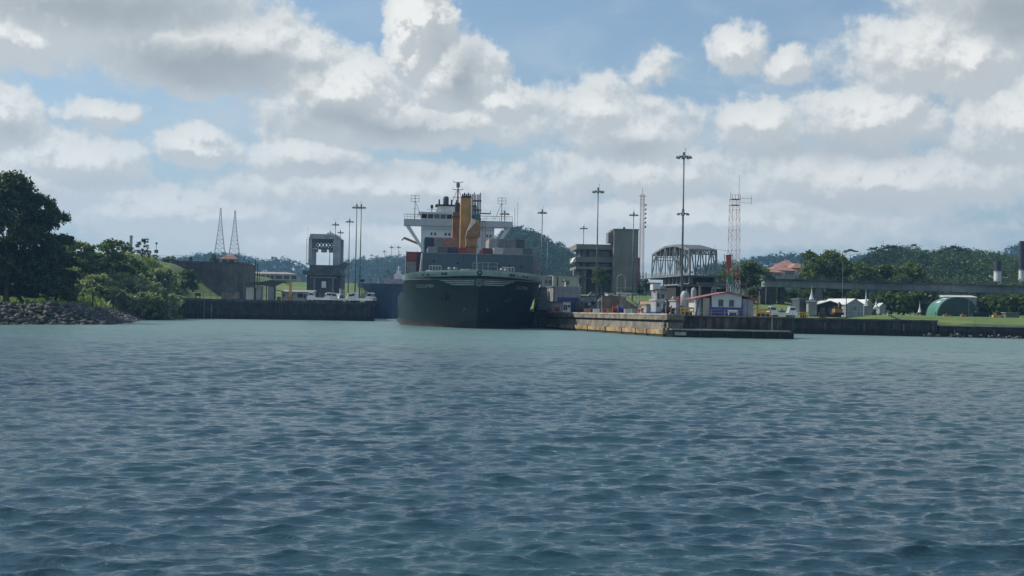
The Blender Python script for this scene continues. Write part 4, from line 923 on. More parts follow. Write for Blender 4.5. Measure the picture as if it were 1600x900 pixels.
# ------------------------------------------------------------------ the container ship
HBm = 16.8
def h_u0(z): zz = min(max(z / 12.5, 0), 1); return 8.0 * (1 - zz) ** 1.3
def h_L(z): zz = min(max(z / 12.5, 0), 1); return 60 - 34 * zz ** 1.5
def h_p(z): zz = min(max(z / 12.5, 0), 1); return 2.15 + 1.15 * zz
def hb(u, z):
    s = min(max((u - h_u0(z)) / h_L(z), 0), 1); return HBm * (1 - (1 - s) ** h_p(z))
def hu(v, z):
    q = min(abs(v) / HBm, .999); return h_u0(z) + h_L(z) * (1 - (1 - q) ** (1 / h_p(z)))
def ztop(u): return 13.3 - 1.2 * min(u / 24, 1)
TH = R(5.5); stem = W(749, 440, 286)
ship = thing('container_ship', 'dark green container ship coming bow first out of the lock', 'container ship', (stem.x, 286, 0), TH)
def hull_strip(name, f_lo, f_hi, m, nz, us, base=None, inner=0.0):
    mb = MB(); rows = []
    for u in us:
        row = []
        for sgn in (-1, 1):
            col = []
            for j in range(nz + 1):
                z = f_lo(u) + (f_hi(u) - f_lo(u)) * j / nz; uu = u + h_u0(z) * max(0, 1 - u / 40); b = hb(uu, z)
                col.append((sgn * b, uu, z))
            row.append(col)
        rows.append(row)
    V = []; Fc = []; n = nz + 1
    for row in rows:
        for col in row: V += col
    for i in range(len(rows) - 1):
        for s_ in (0, 1):
            for j in range(nz):
                a = (i * 2 + s_) * n + j; b = a + 2 * n
                Fc.append((a, a + 1, b + 1, b) if s_ == 0 else (a, b, b + 1, a + 1))
    # stern closing
    i = len(rows) - 1
    for j in range(nz):
        a = (i * 2) * n + j; b = a + n; Fc.append((a, a + 1, b + 1, b))
    mb.v = V; mb.f = Fc; mb.m = [0] * len(Fc); return mb.build(name, m, ship, True)
US = [0, .05, .15, .35, .6, 1, 1.5, 2.2, 3, 4, 5, 6.5, 8, 10, 12, 14, 16, 18, 20, 22, 24, 26.5, 29, 31, 35, 40, 46, 54, 62, 80, 110, 150, 190]
top = lambda u: ztop(u) if u < 30 else 8.9
mid = lambda u: top(u) - (1.35 if u < 30 else .25)
hull_strip('boot_top', lambda u: -3, lambda u: 1.5, M_boot, 6, US)
hull_strip('hull', lambda u: 1.5, mid, M_hull, 16, US)
USb = [u for u in US if u < 31]
hull_strip('bulwark', mid, top, M_band, 3, USb)
MB().prism([(-hb(u + 0, 12), u + .2) for u in USb[::-1][:-1]] + [(hb(u, 12), u + .2) for u in USb[1:]], 11.0, 11.2).build('forecastle_deck', M_bgrey, ship)
MB().prism([(-16.6, 30), (16.6, 30), (16.6, 189), (-16.6, 189)], 8.5, 8.7).build('main_deck', M_bgrey, ship)
MB().box(-15.5, 15.5, 30.5, 90, 8.703, 10.7).build('hatch_coaming', M_bgrey, ship)
def dec(v, z, off=.07): return (v, hu(v, z) - off, z)
M_stripe = mat('white_bow_lettering', (.36, .40, .39), .5)
# bow stripes
for sg in (-1, 1):
    mb = MB()
    for k, (zc, v1) in enumerate(((10.75, 8.6), (10.32, 7.4), (9.9, 6.2))):
        n = 16; pts = [1.0 * 1.0 + (v1 - 1.0) * i / n for i in range(n + 1)]
        for a, b in zip(pts[:-1], pts[1:]):
            p_ = [dec(sg * a, zc - .12 * (1 if a < v1 - .6 else .4)), dec(sg * b, zc - .12 * (1 if b < v1 - .6 else .1)), dec(sg * b, zc + .12), dec(sg * a, zc + .12)]
            mb.quad(*p_)
    mb.build('bow_stripes', M_stripe, ship)
# emblem and fairleads
e_ = MB(); 
e_.tube((0, h_u0(10.3) - .02, 10.3), (0, h_u0(10.3) - .22, 10.3), .95, .95, 20); e_.build('emblem_disc', M_hull, ship)
e_ = MB(); yb = h_u0(10.3) - .26
for k in range(16):
    a, b = 2 * PI * k / 16, 2 * PI * (k + 1) / 16; e_.bar((math.cos(a) * .72, yb, 10.3 + math.sin(a) * .72), (math.cos(b) * .72, yb, 10.3 + math.sin(b) * .72), .12)
e_.bar((-.4, yb, 10.3), (0, yb, 10.75), .12).bar((0, yb, 10.75), (.4, yb, 10.3), .12).bar((.4, yb, 10.3), (0, yb, 9.85), .12).bar((0, yb, 9.85), (-.4, yb, 10.3), .12); e_.build('emblem', M_band, ship)
MB().tube((0, .35, 12.55), (0, -.35, 12.55), .62, .62, 16).build('centre_fairlead', M_black, ship); MB().tube((0, -.36, 12.6), (0, -.42, 12.6), .28, .2, 12).build('fairlead_light', M_cgrey, ship)
for v in (-12.4, -11.2, -8.0, -7.3, 7.4, 8.1, 10.7, 11.6):
    z = ztop(hu(v, 12.2)) - .75; u = hu(v, z); nrm = Vector((math.copysign(1, v) * .75, -.66, 0)) if abs(v) > 9 else Vector((math.copysign(1, v) * .4, -.9, 0))
    c = Vector((v, u, z)); MB().tube(c + nrm * .02, c + nrm * .12, .36, .36, 12).build('fairlead', M_black, ship)
# ship name on both bows, wrapped round the plating
cu = bpy.data.curves.new('bow_lettering', 'FONT'); cu.body = 'COLUMBIA'; cu.size = 1.0; cu.align_x = 'CENTER'; cu.resolution_u = 2
to = bpy.data.objects.new('bow_lettering', cu); COL.objects.link(to); bpy.context.view_layer.update()
me = to.evaluated_get(bpy.context.evaluated_depsgraph_get()).to_mesh(); tv = [v.co.copy() for v in me.vertices]; tf = [tuple(f.vertices) for f in me.polygons]
COL.objects.unlink(to); bpy.data.objects.remove(to)
wtx = max(v.x for v in tv) - min(v.x for v in tv)
for vc, zc, wid in ((-11.7, 9.25, 4.0), (10.9, 9.2, 3.2)):
    mb = MB(); mb.v = [dec(vc + v.x * wid / wtx, zc + v.y * 1.05, .10) for v in tv]; mb.f = tf; mb.m = [0] * len(tf); mb.build('ship_name', M_stripe, ship)
for zc in (3.6, 6.0, 8.3):
    mb = MB()
    for sg in (-1, 1):
        for i in range(26): a, b = sg * 15.8 * i / 26, sg * 15.8 * (i + 1) / 26; mb.quad(dec(a, zc - .04, .03), dec(b, zc - .04, .03), dec(b, zc + .04, .03), dec(a, zc + .04, .03))
    mb.build('plating_seam', mat('dark_seam_paint', (.010, .018, .019), .7), ship)  # seam lines slightly darker than the hull paint
# anchors
for sg in (-1, 1):
    v = sg * 7.0; z = 7.0; c = Vector((v, hu(v, z), z)); mb = MB(); mb.bar(c + Vector((0, -.3, 1.2)), c + Vector((0, -.3, -1.0)), .35); mb.bar(c + Vector((-.9, -.35, -.5)), c + Vector((.9, -.35, -.5)), .4); mb.bar(c + Vector((-.9, -.35, -.5)), c + Vector((-.8, -.4, .4)), .3); mb.bar(c + Vector((.9, -.35, -.5)), c + Vector((.8, -.4, .4)), .3)
    mb.build('anchor', M_hull, ship)
# draft marks
mb = MB()
for vv in (-2.6, 2.4):
    for k in range(3): a = dec(vv + k * .12 * (1 if vv > 0 else -1), 4.6 - k * .3, .06); mb.box(a[0] - .16, a[0] + .16, a[1] - .05, a[1], a[2] - .08, a[2] + .08)
mb.build('draft_marks', M_band, ship)
# forward bulkhead (breakwater)
zb_ = 17.9
MB().box(-12.0, 15.0, 27, 33.5, 11.2, zb_).build('breakwater', M_bgrey, ship)
MB().hexa([(-12.9, 27.4, 11.2), (-12.02, 27.1, 11.2), (-12.02, 33.4, 11.2), (-12.9, 33.4, 11.2)], [(-12.3, 27.3, zb_), (-12.02, 27.1, zb_), (-12.02, 33.4, zb_), (-12.3, 33.4, zb_)]).build('sunlit_breakwater_side', M_lgrey, ship)  # left side of the bulkhead; sunlight put into its lighter grey
MB().box(-12.1, 15.1, 26.9, 33.6, zb_ + .003, zb_ + .15).build('breakwater_rim', M_cgrey, ship)
mb = MB()
for v, z in ((-9.3, 15.9), (-3.5, 15.6), (6.5, 15.2), (9.2, 15.2), (12.2, 15.1)): mb.box(v - .22, v + .22, 26.93, 26.997, z - .25, z + .25)
mb.build('bulkhead_openings', M_smoke, ship)
for v0 in (-10.6, 6.9):
    mb = MB()
    for k in range(5): mb.bar((v0 + .7 * k, 20, 12.2), (v0 + .7 * k, 20, 14.6), .12)
    mb.bar((v0, 20, 14.6), (v0 + 2.8, 20, 14.6), .16); mb.bar((v0, 20, 12.4), (v0 + 2.8, 20, 12.4), .16); mb.build('white_deck_frame', M_white, ship)
    mb = MB(); mb.box(v0 - 1.2, v0 + 3.8, 18, 22, 11.21, 12.5); mb.tube((v0 - .8, 20, 12.9), (v0 + 1.2, 20, 12.9), .6); mb.build('mooring_winch', M_cgrey, ship)
mb = MB(); mb.tube((0, 10, 11.2), (0, 10, 19.0), .14, .08); mb.bar((-.9, 10, 15.0), (.9, 10, 15.0), .1); mb.build('foremast', M_lgrey, ship)
mb = MB()
for a, b in (((-.9, 9), (-.9, 9.1)), ((.2, 9), (.2, 9.1)), ((1.4, 9), (1.4, 9)), ((2.6, 9), (2.6, 9)), ((4.8, 9), (4.8, 9))): mb.bar((a[0], 9, 11.2), (a[0], 9, 15.2), .14)
mb.bar((-.9, 9, 15.2), (4.8, 9, 15.2), .12); mb.bar((-.9, 9, 14.3), (4.8, 9, 14.3), .08); mb.build('bow_platform_rail', M_lgrey, ship)
mb = MB(); mb.box(-3.6, -1.6, 8, 10, 11.2, 13.6); mb.build('white_locker', M_white, ship)
for v, u_ in ((-5, 9), (-6.2, 11), (5.8, 9.5), (7, 12)): MB().tube((v, u_, 11.2), (v, u_, 13.6), .3, .3, 10).tube((v, u_, 13.6), (v, u_, 14.0), .5, .35, 10).build('deck_vent', M_lgrey, ship)
# raised hatch blocks
MB().box(-10.8, 15.2, 34.2, 47, 10.703, 17.3).build('forward_hatch_block', M_cdark, ship)
MB().box(-15.6, 15.9, 62, 80, 10.703, 18.7).build('aft_hatch_block', M_cdark, ship)
mb = MB()
for v in (-15.9, -13.3, -10.9): mb.box(v - .1, v + .1, 33.8, 34.1, 8.7, 18.6)
mb.build('lashing_posts', M_maroon, ship)

# containers: individual boxes with corrugation, corner posts and door bars
CM = {}
def container_proto(m, L=12.2):
    key = (m.name, L)
    if key in CM: return CM[key]
    t_ = thing('shipping_container', 'container', 'container', group='shipping containers stacked on the green ship')
    w, h = 2.40, 2.56; mb = MB(); n = 12
    mb.box(-w / 2 + .05, w / 2 - .05, .06, L - .06, .06, h - .06); mb.build('box', m, t_)
    mb = MB()
    for x in (-w / 2, w / 2 - .14): mb.box(x, x + .14, 0, .14, 0, h); mb.box(x, x + .14, L - .14, L, 0, h)
    mb.box(-w / 2 + .14, w / 2 - .14, 0, .1, 0, .16); mb.box(-w / 2 + .14, w / 2 - .14, 0, .1, h - .12, h)
    for sd_ in (-1, 1):
        for k in range(int(L / .6)): x = sd_ * (w / 2 - .05); mb.box(min(x, x + sd_ * .04), max(x, x + sd_ * .04), .3 + k * .6, .55 + k * .6, .15, h - .12)
    mb.build('frame', m, t_)
    mb = MB()
    for x in (-.75, -.3, .3, .75): mb.bar((x, .03, .15), (x, .03, h - .15), .06)
    mb.box(-.02, .02, .02, .055, .1, h - .1); mb.build('door_bars', M_cdark, t_)
    CM[key] = t_; return t_
used = set()
def cont(m, v, u, z, label):
    pr = container_proto(m); wl = Matrix.Rotation(TH, 3, 'Z') @ Vector((v, u, 0)) + Vector((stem.x, 286, 0)); loc = (wl.x, wl.y, z)
    if m.name not in used: used.add(m.name); pr.location = loc; pr.rotation_euler = (0, 0, TH); pr['label'] = label; return pr
    return dup(pr, loc, TH, label)
# outboard left stack (2 wide, 3 high)
u1 = 34.3
for j, (mA, mB, la, lb) in enumerate(((M_maroon, M_red, 'dark maroon bottom container of the outermost left stack', 'red bottom container inside the outermost left stack'),
        (M_cgrey, M_maroon, 'grey middle container of the outermost left stack', 'maroon middle container beside the grey one on the left'),
        (M_red, M_navy, 'red top container of the outermost left stack', 'navy top container next to the red one on the left'))):
    cont(mA, -14.6, u1, 10.72 + j * 2.6, la); cont(mB, -12.1, u1, 10.72 + j * 2.6, lb)
row = [(M_cgrey, -9.4, 'grey container with a pale edge at the left of the front row'), (M_cdark, -6.9, 'dark grey container second in the front row'), (M_navy, -4.4, 'blue container left of the orange cranes in the front row', -1.1), (M_red, -1.8, 'bright red container in front of the brown crane column', -.8),
       (M_maroon, 4.4, 'maroon container right of the orange crane', -.3), (M_cwhite, 7.0, 'cream container at the foot of the grey stacks on the right', .1), (M_cgrey, 9.5, 'grey container in the front row, second of the right block', .1), (M_cgrey, 12.0, 'grey container in the front row, third of the right block', .1), (M_cdark, 14.4, 'darker container at the far right of the front row', .1)]
for q_ in row: cont(q_[0], q_[1], u1, 17.303 + (q_[3] if len(q_) > 3 and q_[3] > 0 else 0), q_[2]) if not (len(q_) > 3 and q_[3] < 0) else cont(q_[0], q_[1], u1 + 1, 17.303, q_[2])
for j, z in enumerate((10.72, 13.32, 15.92)): cont(M_cgrey, 16.2, u1 + .4, z - 1.4 + .3, ('lowest', 'middle', 'upper')[j] + ' grey container of the outermost right stack')
u2 = 63
for v, m, lb in ((-9.4, M_navy, 'tall navy container at the left of the back row'), (-6.9, M_cgrey, 'grey container beside the navy one in the back row'), (-4.4, M_csalm, 'salmon container in the back row left of the cranes'), (-1.9, M_csalm, 'salmon container half behind the brown column')):
    cont(m, v, u2, 18.703, 'lower ' + lb); cont(m, v, u2, 21.303, 'upper ' + lb)
for v, m, lb in ((8.1, M_cwhite, 'white container leading the right back block'), (10.6, M_cgrey, 'grey container in the middle of the right back block'), (13.1, M_cgrey, 'grey container right in the back block'), (15.5, M_cdark, 'darker container ending the right back block')):
    cont(m, v, u2, 18.703, 'lower ' + lb); cont(m, v, u2, 21.303, 'upper ' + lb)
# cranes
cr = MB(); cr.box(-.3, 2.7, 48.5, 51.2, 10.703, 24.0); cra = cr.build('front_crane', M_orange, ship)
MB().prisy([(-.1, 24.0), (3.0, 24.0), (3.6, 26.0), (2.7, 27.9), (1.4, 28.2), (-.1, 25.0)], 48.2, 51.5).build('crane_head', M_orange, cra)
MB().prisy([(-.2, 25.0), (.2, 24.9), (2.3, 27.4), (1.6, 28.0)], 47.6, 48.15).build('white_jib_end', M_white, cra)
mb = MB(); mb.box(-.5, 3.1, 48.1, 51.6, 23.2, 23.5); mb.box(-.45, 3.0, 48.2, 51.5, 20.7, 20.9); mb.build('platform', M_brown, cra)
mb = MB()
for k in range(11): z = 18 + k * .95; mb.bar((3.9, 48.6, z), (4.7, 48.6, z + .9), .1)
mb.bar((3.9, 48.6, 11), (3.9, 48.6, 27.5), .15); mb.bar((4.7, 48.6, 11), (4.7, 48.6, 27.5), .15); mb.bar((2.7, 48.6, 27.5), (4.7, 48.6, 27.5), .2); mb.build('ladder_frame', M_brown, cra)
cr = MB(); cr.box(-1.35, 1.35, 57, 60, 10.703, 34.4); crb = cr.build('tall_crane_column', M_orange if False else mat('ochre_crane_paint', (.44, .235, .065), .55, var=.15, scale=.3, streak=.35), ship)
mb = MB(); mb.box(-1.15, 1.45, 56.7, 60.2, 34.403, 34.8)
for k in range(5): mb.tube((-.9 + .5 * k, 57.2, 34.8), (-.9 + .5 * k, 57.2, 35.4 + .3 * (k % 2)), .22, .18, 8)
mb.build('sheave_block', M_smoke, crb)
MB().bar((1.55, 56.8, 11), (1.55, 56.8, 35.3), .28).build('white_pipe', M_white, crb)
mb = MB()
for k in range(6): mb.box(1.75 + k * .42, 2.0 + k * .42, 57 + (k % 3) * .6, 57.5 + (k % 3) * .6, 24, 35.4 + (.5 if k in (1, 5) else 0))
for z in (26, 28.5, 31, 33.5): mb.box(1.7, 4.2, 57.2, 58.4, z, z + .35)
mb.build('upright_jib', mat('greasy_jib_steel', (.10, .10, .10), .6), crb)
MB().box(2.3, 3.9, 56.6, 57.0, 27.5, 30.0).build('operator_cab', mat('teal_glass', (.03, .09, .09), .2), crb)
mb = MB(); mb.bar((3.9, 57, 30.3), (6.7, 57, 30.2), .35); mb.bar((6.6, 57, 30.2), (6.6, 57, 30.9), .2); mb.build('arm', M_orange, crb)
cr = MB(); cr.box(-3.1, -1.2, 64, 67, 18.703 if False else 10.703, 31.0); crc = cr.build('brown_crane_column', M_brown, ship)
mb = MB(); mb.box(-3.4, -1.0, 63.8, 67.2, 29.6, 29.9); mb.box(-2.5, -1.2, 64.4, 66, 31.0, 33.6); mb.build('top_gear', mat('sooty_brown', (.07, .05, .045), .7), crc)
# superstructure
us_ = 93
MB().box(-10.9, 10.7, us_, us_ + 16, 8.703, 29.0).build('accommodation_block', M_shipw, ship)
MB().box(-16.1, 16.1, us_ - .8, us_ + 4.5, 29.003, 30.8).build('bridge_wing', mat('bridge_wing_paint', (.42, .44, .45), .45, var=.06), ship)
MB().box(-10.9, 10.7, us_ - .35, us_ - .003, 28.0, 29.0).build('shadow_band', MATS['bridge_wing_paint'], ship)
mb = MB(); mb.hexa([(-11.0, us_ - .5, 30.803), (6.0, us_ - .5, 30.803), (6.0, us_ + 8, 30.803), (-11.0, us_ + 8, 30.803)], [(-11.7, us_ - 1.1, 32.6), (6.0, us_ - 1.1, 32.6), (6.0, us_ + 8, 32.6), (-11.7, us_ + 8, 32.6)]); wh = mb.build('wheelhouse', M_shipw, ship)
for k in range(9):
    a = -10.9 + k * 1.85; m = (M_glass, M_maroon, M_glassl, M_glassl, M_glass, M_glassl, M_glassl, M_glassl, M_glass)[k]
    mb = MB(); mb.hexa([(a, us_ - .66, 31.15), (a + 1.55, us_ - .66, 31.15), (a + 1.55, us_ - .55, 31.15), (a, us_ - .55, 31.15)], [(a, us_ - 1.08, 32.35), (a + 1.55, us_ - 1.08, 32.35), (a + 1.55, us_ - .9, 32.35), (a, us_ - .9, 32.35)]); mb.build('bridge_window', m, wh)
MB().box(-11.9, 6.2, us_ - 1.3, us_ + 8.2, 32.603, 33.0).build('wheelhouse_roof', M_shipw, ship)
mb = MB(); mb.hexa([(-6.9, us_ + 3, 33.003), (6, us_ + 3, 33.003), (6, us_ + 8, 33.003), (-6.9, us_ + 8, 33.003)], [(-6.0, us_ + 3.3, 35.2), (6, us_ + 3.3, 35.2), (6, us_ + 8, 35.2), (-6.0, us_ + 8, 35.2)]); mb.build('funnel_casing', M_cwhite, ship)
MB().box(-6.7, 5.5, us_ + 3, us_ + 9, 35.203, 35.7).build('funnel_top', M_smoke, ship)
mb = MB(); mb.lathe((-3.6, us_ + 5, 35.7), [(.85, 0), (.85, 2.0), (.7, 2.4), (.3, 2.6)], 14)
mb.build('radar_dome', mat('dark_dome', (.05, .05, .055), .6), ship); mb = MB()
for v in (-5.6, -1.9, -.4, 3): mb.tube((v, us_ + 5, 35.7), (v, us_ + 5, 37.3), .26, .22, 8)
mb.build('exhaust_pipe', M_smoke, ship)
for k, (v, z) in enumerate(((-7.9, 26.6), (-6.8, 26.6), (-3.7, 26.6), (-2.6, 26.6), (1.6, 26.6), (2.6, 26.6), (8.6, 26.4), (9.6, 26.4), (-7.9, 23.0), (-3.7, 23.0), (8.6, 22.8))):
    MB().box(v - .28, v + .28, us_ - .05, us_ - .003, z - .42, z + .42).build('cabin_window', M_glass, ship)
for sg in (-1, 1):
    mb = MB(); x0, x1 = sg * 15.3, sg * 10.9
    mb.hexa([(x1, us_, 22.2), (x1, us_ + 1.2, 22.2), (x1, us_ + 1.2, 23.6), (x1, us_, 23.6)], [(x0 + sg * .4, us_, 29.0), (x0 + sg * .4, us_ + 1.2, 29.0), (x0 - sg * .9, us_ + 1.2, 29.0), (x0 - sg * .9, us_, 29.0)]); mb.build('wing_bracket', M_shipw, ship)
    mb = MB(); a, b = (sg * 16.0, sg * (11.2 if sg < 0 else 6.4)); n = 5
    for k in range(n + 1): x = a + (b - a) * k / n; mb.bar((x, us_ - .7, 30.8), (x, us_ - .7, 32.2), .08)
    mb.bar((a, us_ - .7, 32.2), (b, us_ - .7, 32.2), .13); mb.bar((a, us_ - .7, 31.5), (b, us_ - .7, 31.5), .06); mb.build('wing_railing', M_mast, ship)
    # side masts
    m_ = MB(); x = sg * 12.9; zt_ = 38.0; m_.tube((x, us_ + 1, 30.8), (x, us_ + 1, zt_), .13, .1, 6); m_.bar((x, us_ + 1, zt_ - 1.6), (x - sg * 2.0, us_ + 1, 31.4), .12)
    for z in (zt_ - .1, zt_ - 1.0, zt_ - 1.9): m_.bar((x - 1.2, us_ + 1, z), (x + 1.2, us_ + 1, z), .1)
    for q in (-1.2, 1.2): m_.bar((x + q, us_ + 1, zt_ - 1.9), (x + q, us_ + 1, zt_ - .1), .09)
    m_.bar((x - .6, us_ + 1, zt_ - 4.0), (x + .6, us_ + 1, zt_ - 4.0), .08); m_.build('signal_mast', M_mast, ship)
m_ = MB(); x = -.1; u_ = us_ + 4
m_.tube((x, u_, 35.7), (x, u_, 42.5), .3, .16, 8)
for z, w_ in ((42.5, 1.4), (40.3, 1.5), (38.0, 1.5)): m_.bar((x - w_, u_, z), (x + w_, u_, z), .16); m_.bar((x - w_, u_, z), (x - w_, u_, z + .5), .1); m_.bar((x + w_, u_, z), (x + w_, u_, z + .5), .1)
m_.box(x - .5, x + .5, u_ - .4, u_ + .4, 41.0, 42.3)
m_.bar((x - 2.0, u_, 35.7), (x - .2, u_, 40.2), .14); m_.bar((x + 2.0, u_, 35.7), (x + .2, u_, 40.2), .14); m_.build('main_mast', M_mast, ship)
m_ = MB(); m_.tube((-7.9, us_ + 1, 33), (-7.9, us_ + 1, 35.4), .1); m_.box(-8.3, -7.5, us_ + .8, us_ + 1.2, 34.2, 35.2); m_.bar((-9.3, us_ + 1, 33.9), (-6.5, us_ + 1, 33.9), .08); m_.build('radar', M_smoke, ship)
m_ = MB(); m_.bar((-15.9, us_ + 3, 25.4), (-10.9, us_ + 2, 23.4), .55, .7); m_.bar((-15.9, us_ + 3, 25.4), (-16.6, us_ + 3, 24.6), .35); m_.build('provision_crane', M_orange, ship)

# ---- blue ship behind
b0 = W(612, 498, 590)
bs_ = thing('bulk_carrier', 'dark blue ship waiting in the lane behind the left pier', 'ship', (b0.x, 590, 0), R(5))
def simple_hull(mb, Hb, z0, z1, Ls):
    us = [0, .4, 1, 2, 4, 7, 11, 16, 24, Ls]; zs = [z0, 2, 5, 9, z1]; V = []; n = len(zs)
    for u in us:
        for sg in (-1, 1):
            for z in zs:
                s = min(u / (24 - 10 * z / z1), 1); V.append((sg * Hb * (1 - (1 - s) ** 3), u, z))
    for i in range(len(us) - 1):
        for s_ in (0, 1):
            for j in range(n - 1):
                a = (i * 2 + s_) * n + j; b = a + 2 * n; mb.f.append((a, a + 1, b + 1, b) if s_ == 0 else (a, b, b + 1, a + 1)); mb.m.append(0)
    mb.v = V; return mb
zt_ = WZ(600, 443, 590)
simple_hull(MB(), 16.5, -3, zt_, 190).build('hull', M_navy, bs_, False)
MB().prism([(-10, 9), (10, 9), (16.3, 24), (16.3, 189), (-16.3, 189), (-16.3, 24)], zt_ - .4, zt_ - .2).build('deck', M_maroon, bs_)
MB().box(-4.5, 7, 40, 60, zt_ - .2, zt_ + 3.2).build('deckhouse', mat('mauve_grey_paint', (.38, .33, .38), .6), bs_)
mb = MB(); mb.box(0.5, 4.8, 44, 52, zt_ + 3.2, zt_ + 5.8); mb.box(1.5, 3.8, 45, 50, zt_ + 5.8, zt_ + 7.4); mb.build('wheelhouse', M_white, bs_); mb = MB(); mb.tube((2.6, 47, zt_ + 7.4), (2.6, 47, zt_ + 10), .35, .2); mb.bar((1.4, 47, zt_ + 9), (3.8, 47, zt_ + 9), .2); mb.build('mast', M_white, bs_)
mb = MB(); mb.tube((-2.6, 42, zt_ + 3.2), (-2.6, 42, zt_ + 8), .25); mb.box(-3.1, -2.1, 41.6, 42.4, zt_ + 6.5, zt_ + 7.4); mb.build('vent_post', M_cdark, bs_)
mb = MB(); mb.box(-7.2, -6.7, 30, 30.5, zt_ - .2, zt_ + 3); mb.box(-2.6, -1.2, 29, 31, zt_ - .2, zt_ + .9); mb.build('white_bollard', M_white, bs_)

# ------------------------------------------------------------------ centre buildings
# terraced control building + tower block
D = 480; o0 = W(900, 460, D); zg = 10.4
def G(px, py): q = W(px, py, D); return q.x - o0.x, q.z - zg
t_ = thing('control_building', 'tan concrete control building with stacked balconies', 'building', (o0.x, D, zg), R(3))
def lvl(p0_, p1_, pt, pb, y0, y1, nm, m, par=None):
    x0, zt_ = G(p0_, pt); x1, zb2 = G(p1_, pb); return MB().box(x0, x1, y0, y1, zb2, zt_).build(nm, m, par or t_)
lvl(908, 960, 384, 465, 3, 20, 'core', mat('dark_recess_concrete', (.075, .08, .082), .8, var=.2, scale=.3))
lvl(900, 957, 381.5, 390.5, -1.5, 21, 'roof_slab', M_tan)
lvl(899, 957, 401, 410.5, -1.5, 21, 'upper_balcony', M_tan); lvl(899, 957, 416.5, 421.5, -1.5, 21, 'middle_balcony', M_tan); lvl(901, 957, 433, 437, -1, 21, 'lower_slab', M_concd)
mb = MB()
for px in (920, 940): x0, _ = G(px, 0); mb.box(x0, x0 + 1.0, 1.5, 2.98, 0, G(px, 382)[1])
x0, _ = G(917, 0); mb.box(x0, x0 + 1.6, 0, 2.9, 0, G(917, 421)[1]); x0, _ = G(904, 0); mb.box(x0, x0 + .8, 0, 2.9, 0, G(904, 421)[1]); mb.build('column', M_tan, t_)
for k in range(5):
    for (a, b) in ((391.5, 400.5), (411.5, 416)):
        x0, zt_ = G(922 + k * 6.8, a); x1, zb2 = G(927.5 + k * 6.8, b); MB().box(x0, x1, 2.9, 2.985, zb2, zt_).build('window', M_glassl, t_)
x0, zt_ = G(899, 403); MB().hexa([(x0 - 1.2, -1.6, zt_ - 1.6), (x0, -1.6, zt_ - 1.6), (x0, 8, zt_ - 1.6), (x0 - 1.2, 8, zt_ - 1.6)], [(x0 - .3, -1.6, zt_ + .2), (x0, -1.6, zt_ + .2), (x0, 8, zt_ + .2), (x0 - .3, 8, zt_ + .2)]).build('balcony_canopy', M_cwhite, t_)
D = 476; o0 = W(958, 460, D)
t_ = thing('tower_block', 'plain windowless tan concrete tower block', 'building', (o0.x, D, zg), R(3))
x1, zt_ = G(998, 360); x0 = 0
MB().box(0, x1, 0, 14, -1, zt_).build('wall', M_tan, t_); MB().box(-.25, x1 + .2, -.25, 14.2, zt_ + .003, zt_ + .5).build('parapet', M_tan, t_)
MB().box(-1.9, -.01, 2, 9, zt_ - 4.6, zt_ - .8).build('side_balcony', M_tan, t_); MB().box(-1.1, -.02, 2, 9, zt_ - .79, zt_ - .2).build('side_box', M_concl, t_)
MB().box(x1 + .02, x1 + 1.2, 3, 9, 2, zt_ - 10).build('rust_red_shaft', M_maroon, t_)
mb = MB(); mb.tube((x1 * .45, 3, zt_ + .5), (x1 * .45, 3, zt_ + 1.3), .5, .4, 8); mb.build('roof_vent', M_smoke, t_)
t_ = thing('frame_arch', 'thin white arched pipe frame in front of the tower block', 'pipe frame', tuple(W(964, 462, 440)))
mb = MB(); pts = [(0, 0), (0, 6.2), (.5, 7.0), (1.4, 7.3), (2.3, 7.0), (2.8, 6.2), (2.8, 0)]
for a, b in zip(pts[:-1], pts[1:]): mb.tube((a[0], 0, a[1]), (b[0], 0, b[1]), .11)
mb.build('pipe', M_lgrey, t_); MB().box(-.6, 6.4, .2, .5, 2.6, 2.9).build('crossbeam', M_lgrey, t_)

hut('low_building', 'beige low building with a dark red door behind the white shed', 'building', 864, 904, 429.5, 450, 430, 12, M_cream, 'flat', M_tan, R(6), wins=((.35, .5, .5, .7),), doors=((.14, .2, .9),), dmat=M_maroon)
hut('small_kiosk', 'tiny beige lookout box with a flat cap over the white shed', 'kiosk', 883.5, 889.5, 437, 450, 400, 2, M_cream, 'flat', M_cwhite, R(6), wins=((.2, .8, .5, .8),), over=.5)
hut('low_building', 'grey low building between the ship and the beige one', 'building', 846, 863, 431, 450, 432, 10, M_lgrey, 'flat', M_cream, R(6), wins=((.3, .5, .4, .7), (.65, .85, .4, .7)))
hut('boat_shed', 'big white shed with a dark blue roller door', 'shed', 866, 908, 447.5, 488, 338, 22, M_cgrey, 'flat', M_lgrey, R(13), doors=((.10, .90, .60),), dmat=M_blue)
hut('white_hut', 'small white hut with a blue foot in front of the blue door', 'hut', 879.5, 892, 471, 489, 318, 6, M_white, 'flat', M_rroof, R(35), wins=((.08, .22, .3, .75), (.35, .5, .3, .75), (.68, .9, .55, .75)), base=(.08, M_blue))
hut('machine_house', 'grey machine house right of the small white hut', 'shed', 909, 930, 462, 488, 345, 8, M_cgrey, 'flat', M_dsteel, R(9), doors=((.2, .6, .6),), wins=((.7, .9, .5, .8),))
hut('machine_house', 'dark low machine house with an open bay near the stair', 'shed', 936, 960, 470, 488, 335, 8, M_dsteel, 'flat', M_cgrey, R(9), doors=((.1, .5, .7),), dmat=M_cgrey)
hut('white_cabin', 'white two-window cabin up on the bank', 'cabin', 950, 959, 457.5, 469, 372, 4, M_white, 'flat', M_lgrey, R(9), wins=((.15, .4, .4, .75), (.6, .85, .4, .75)))
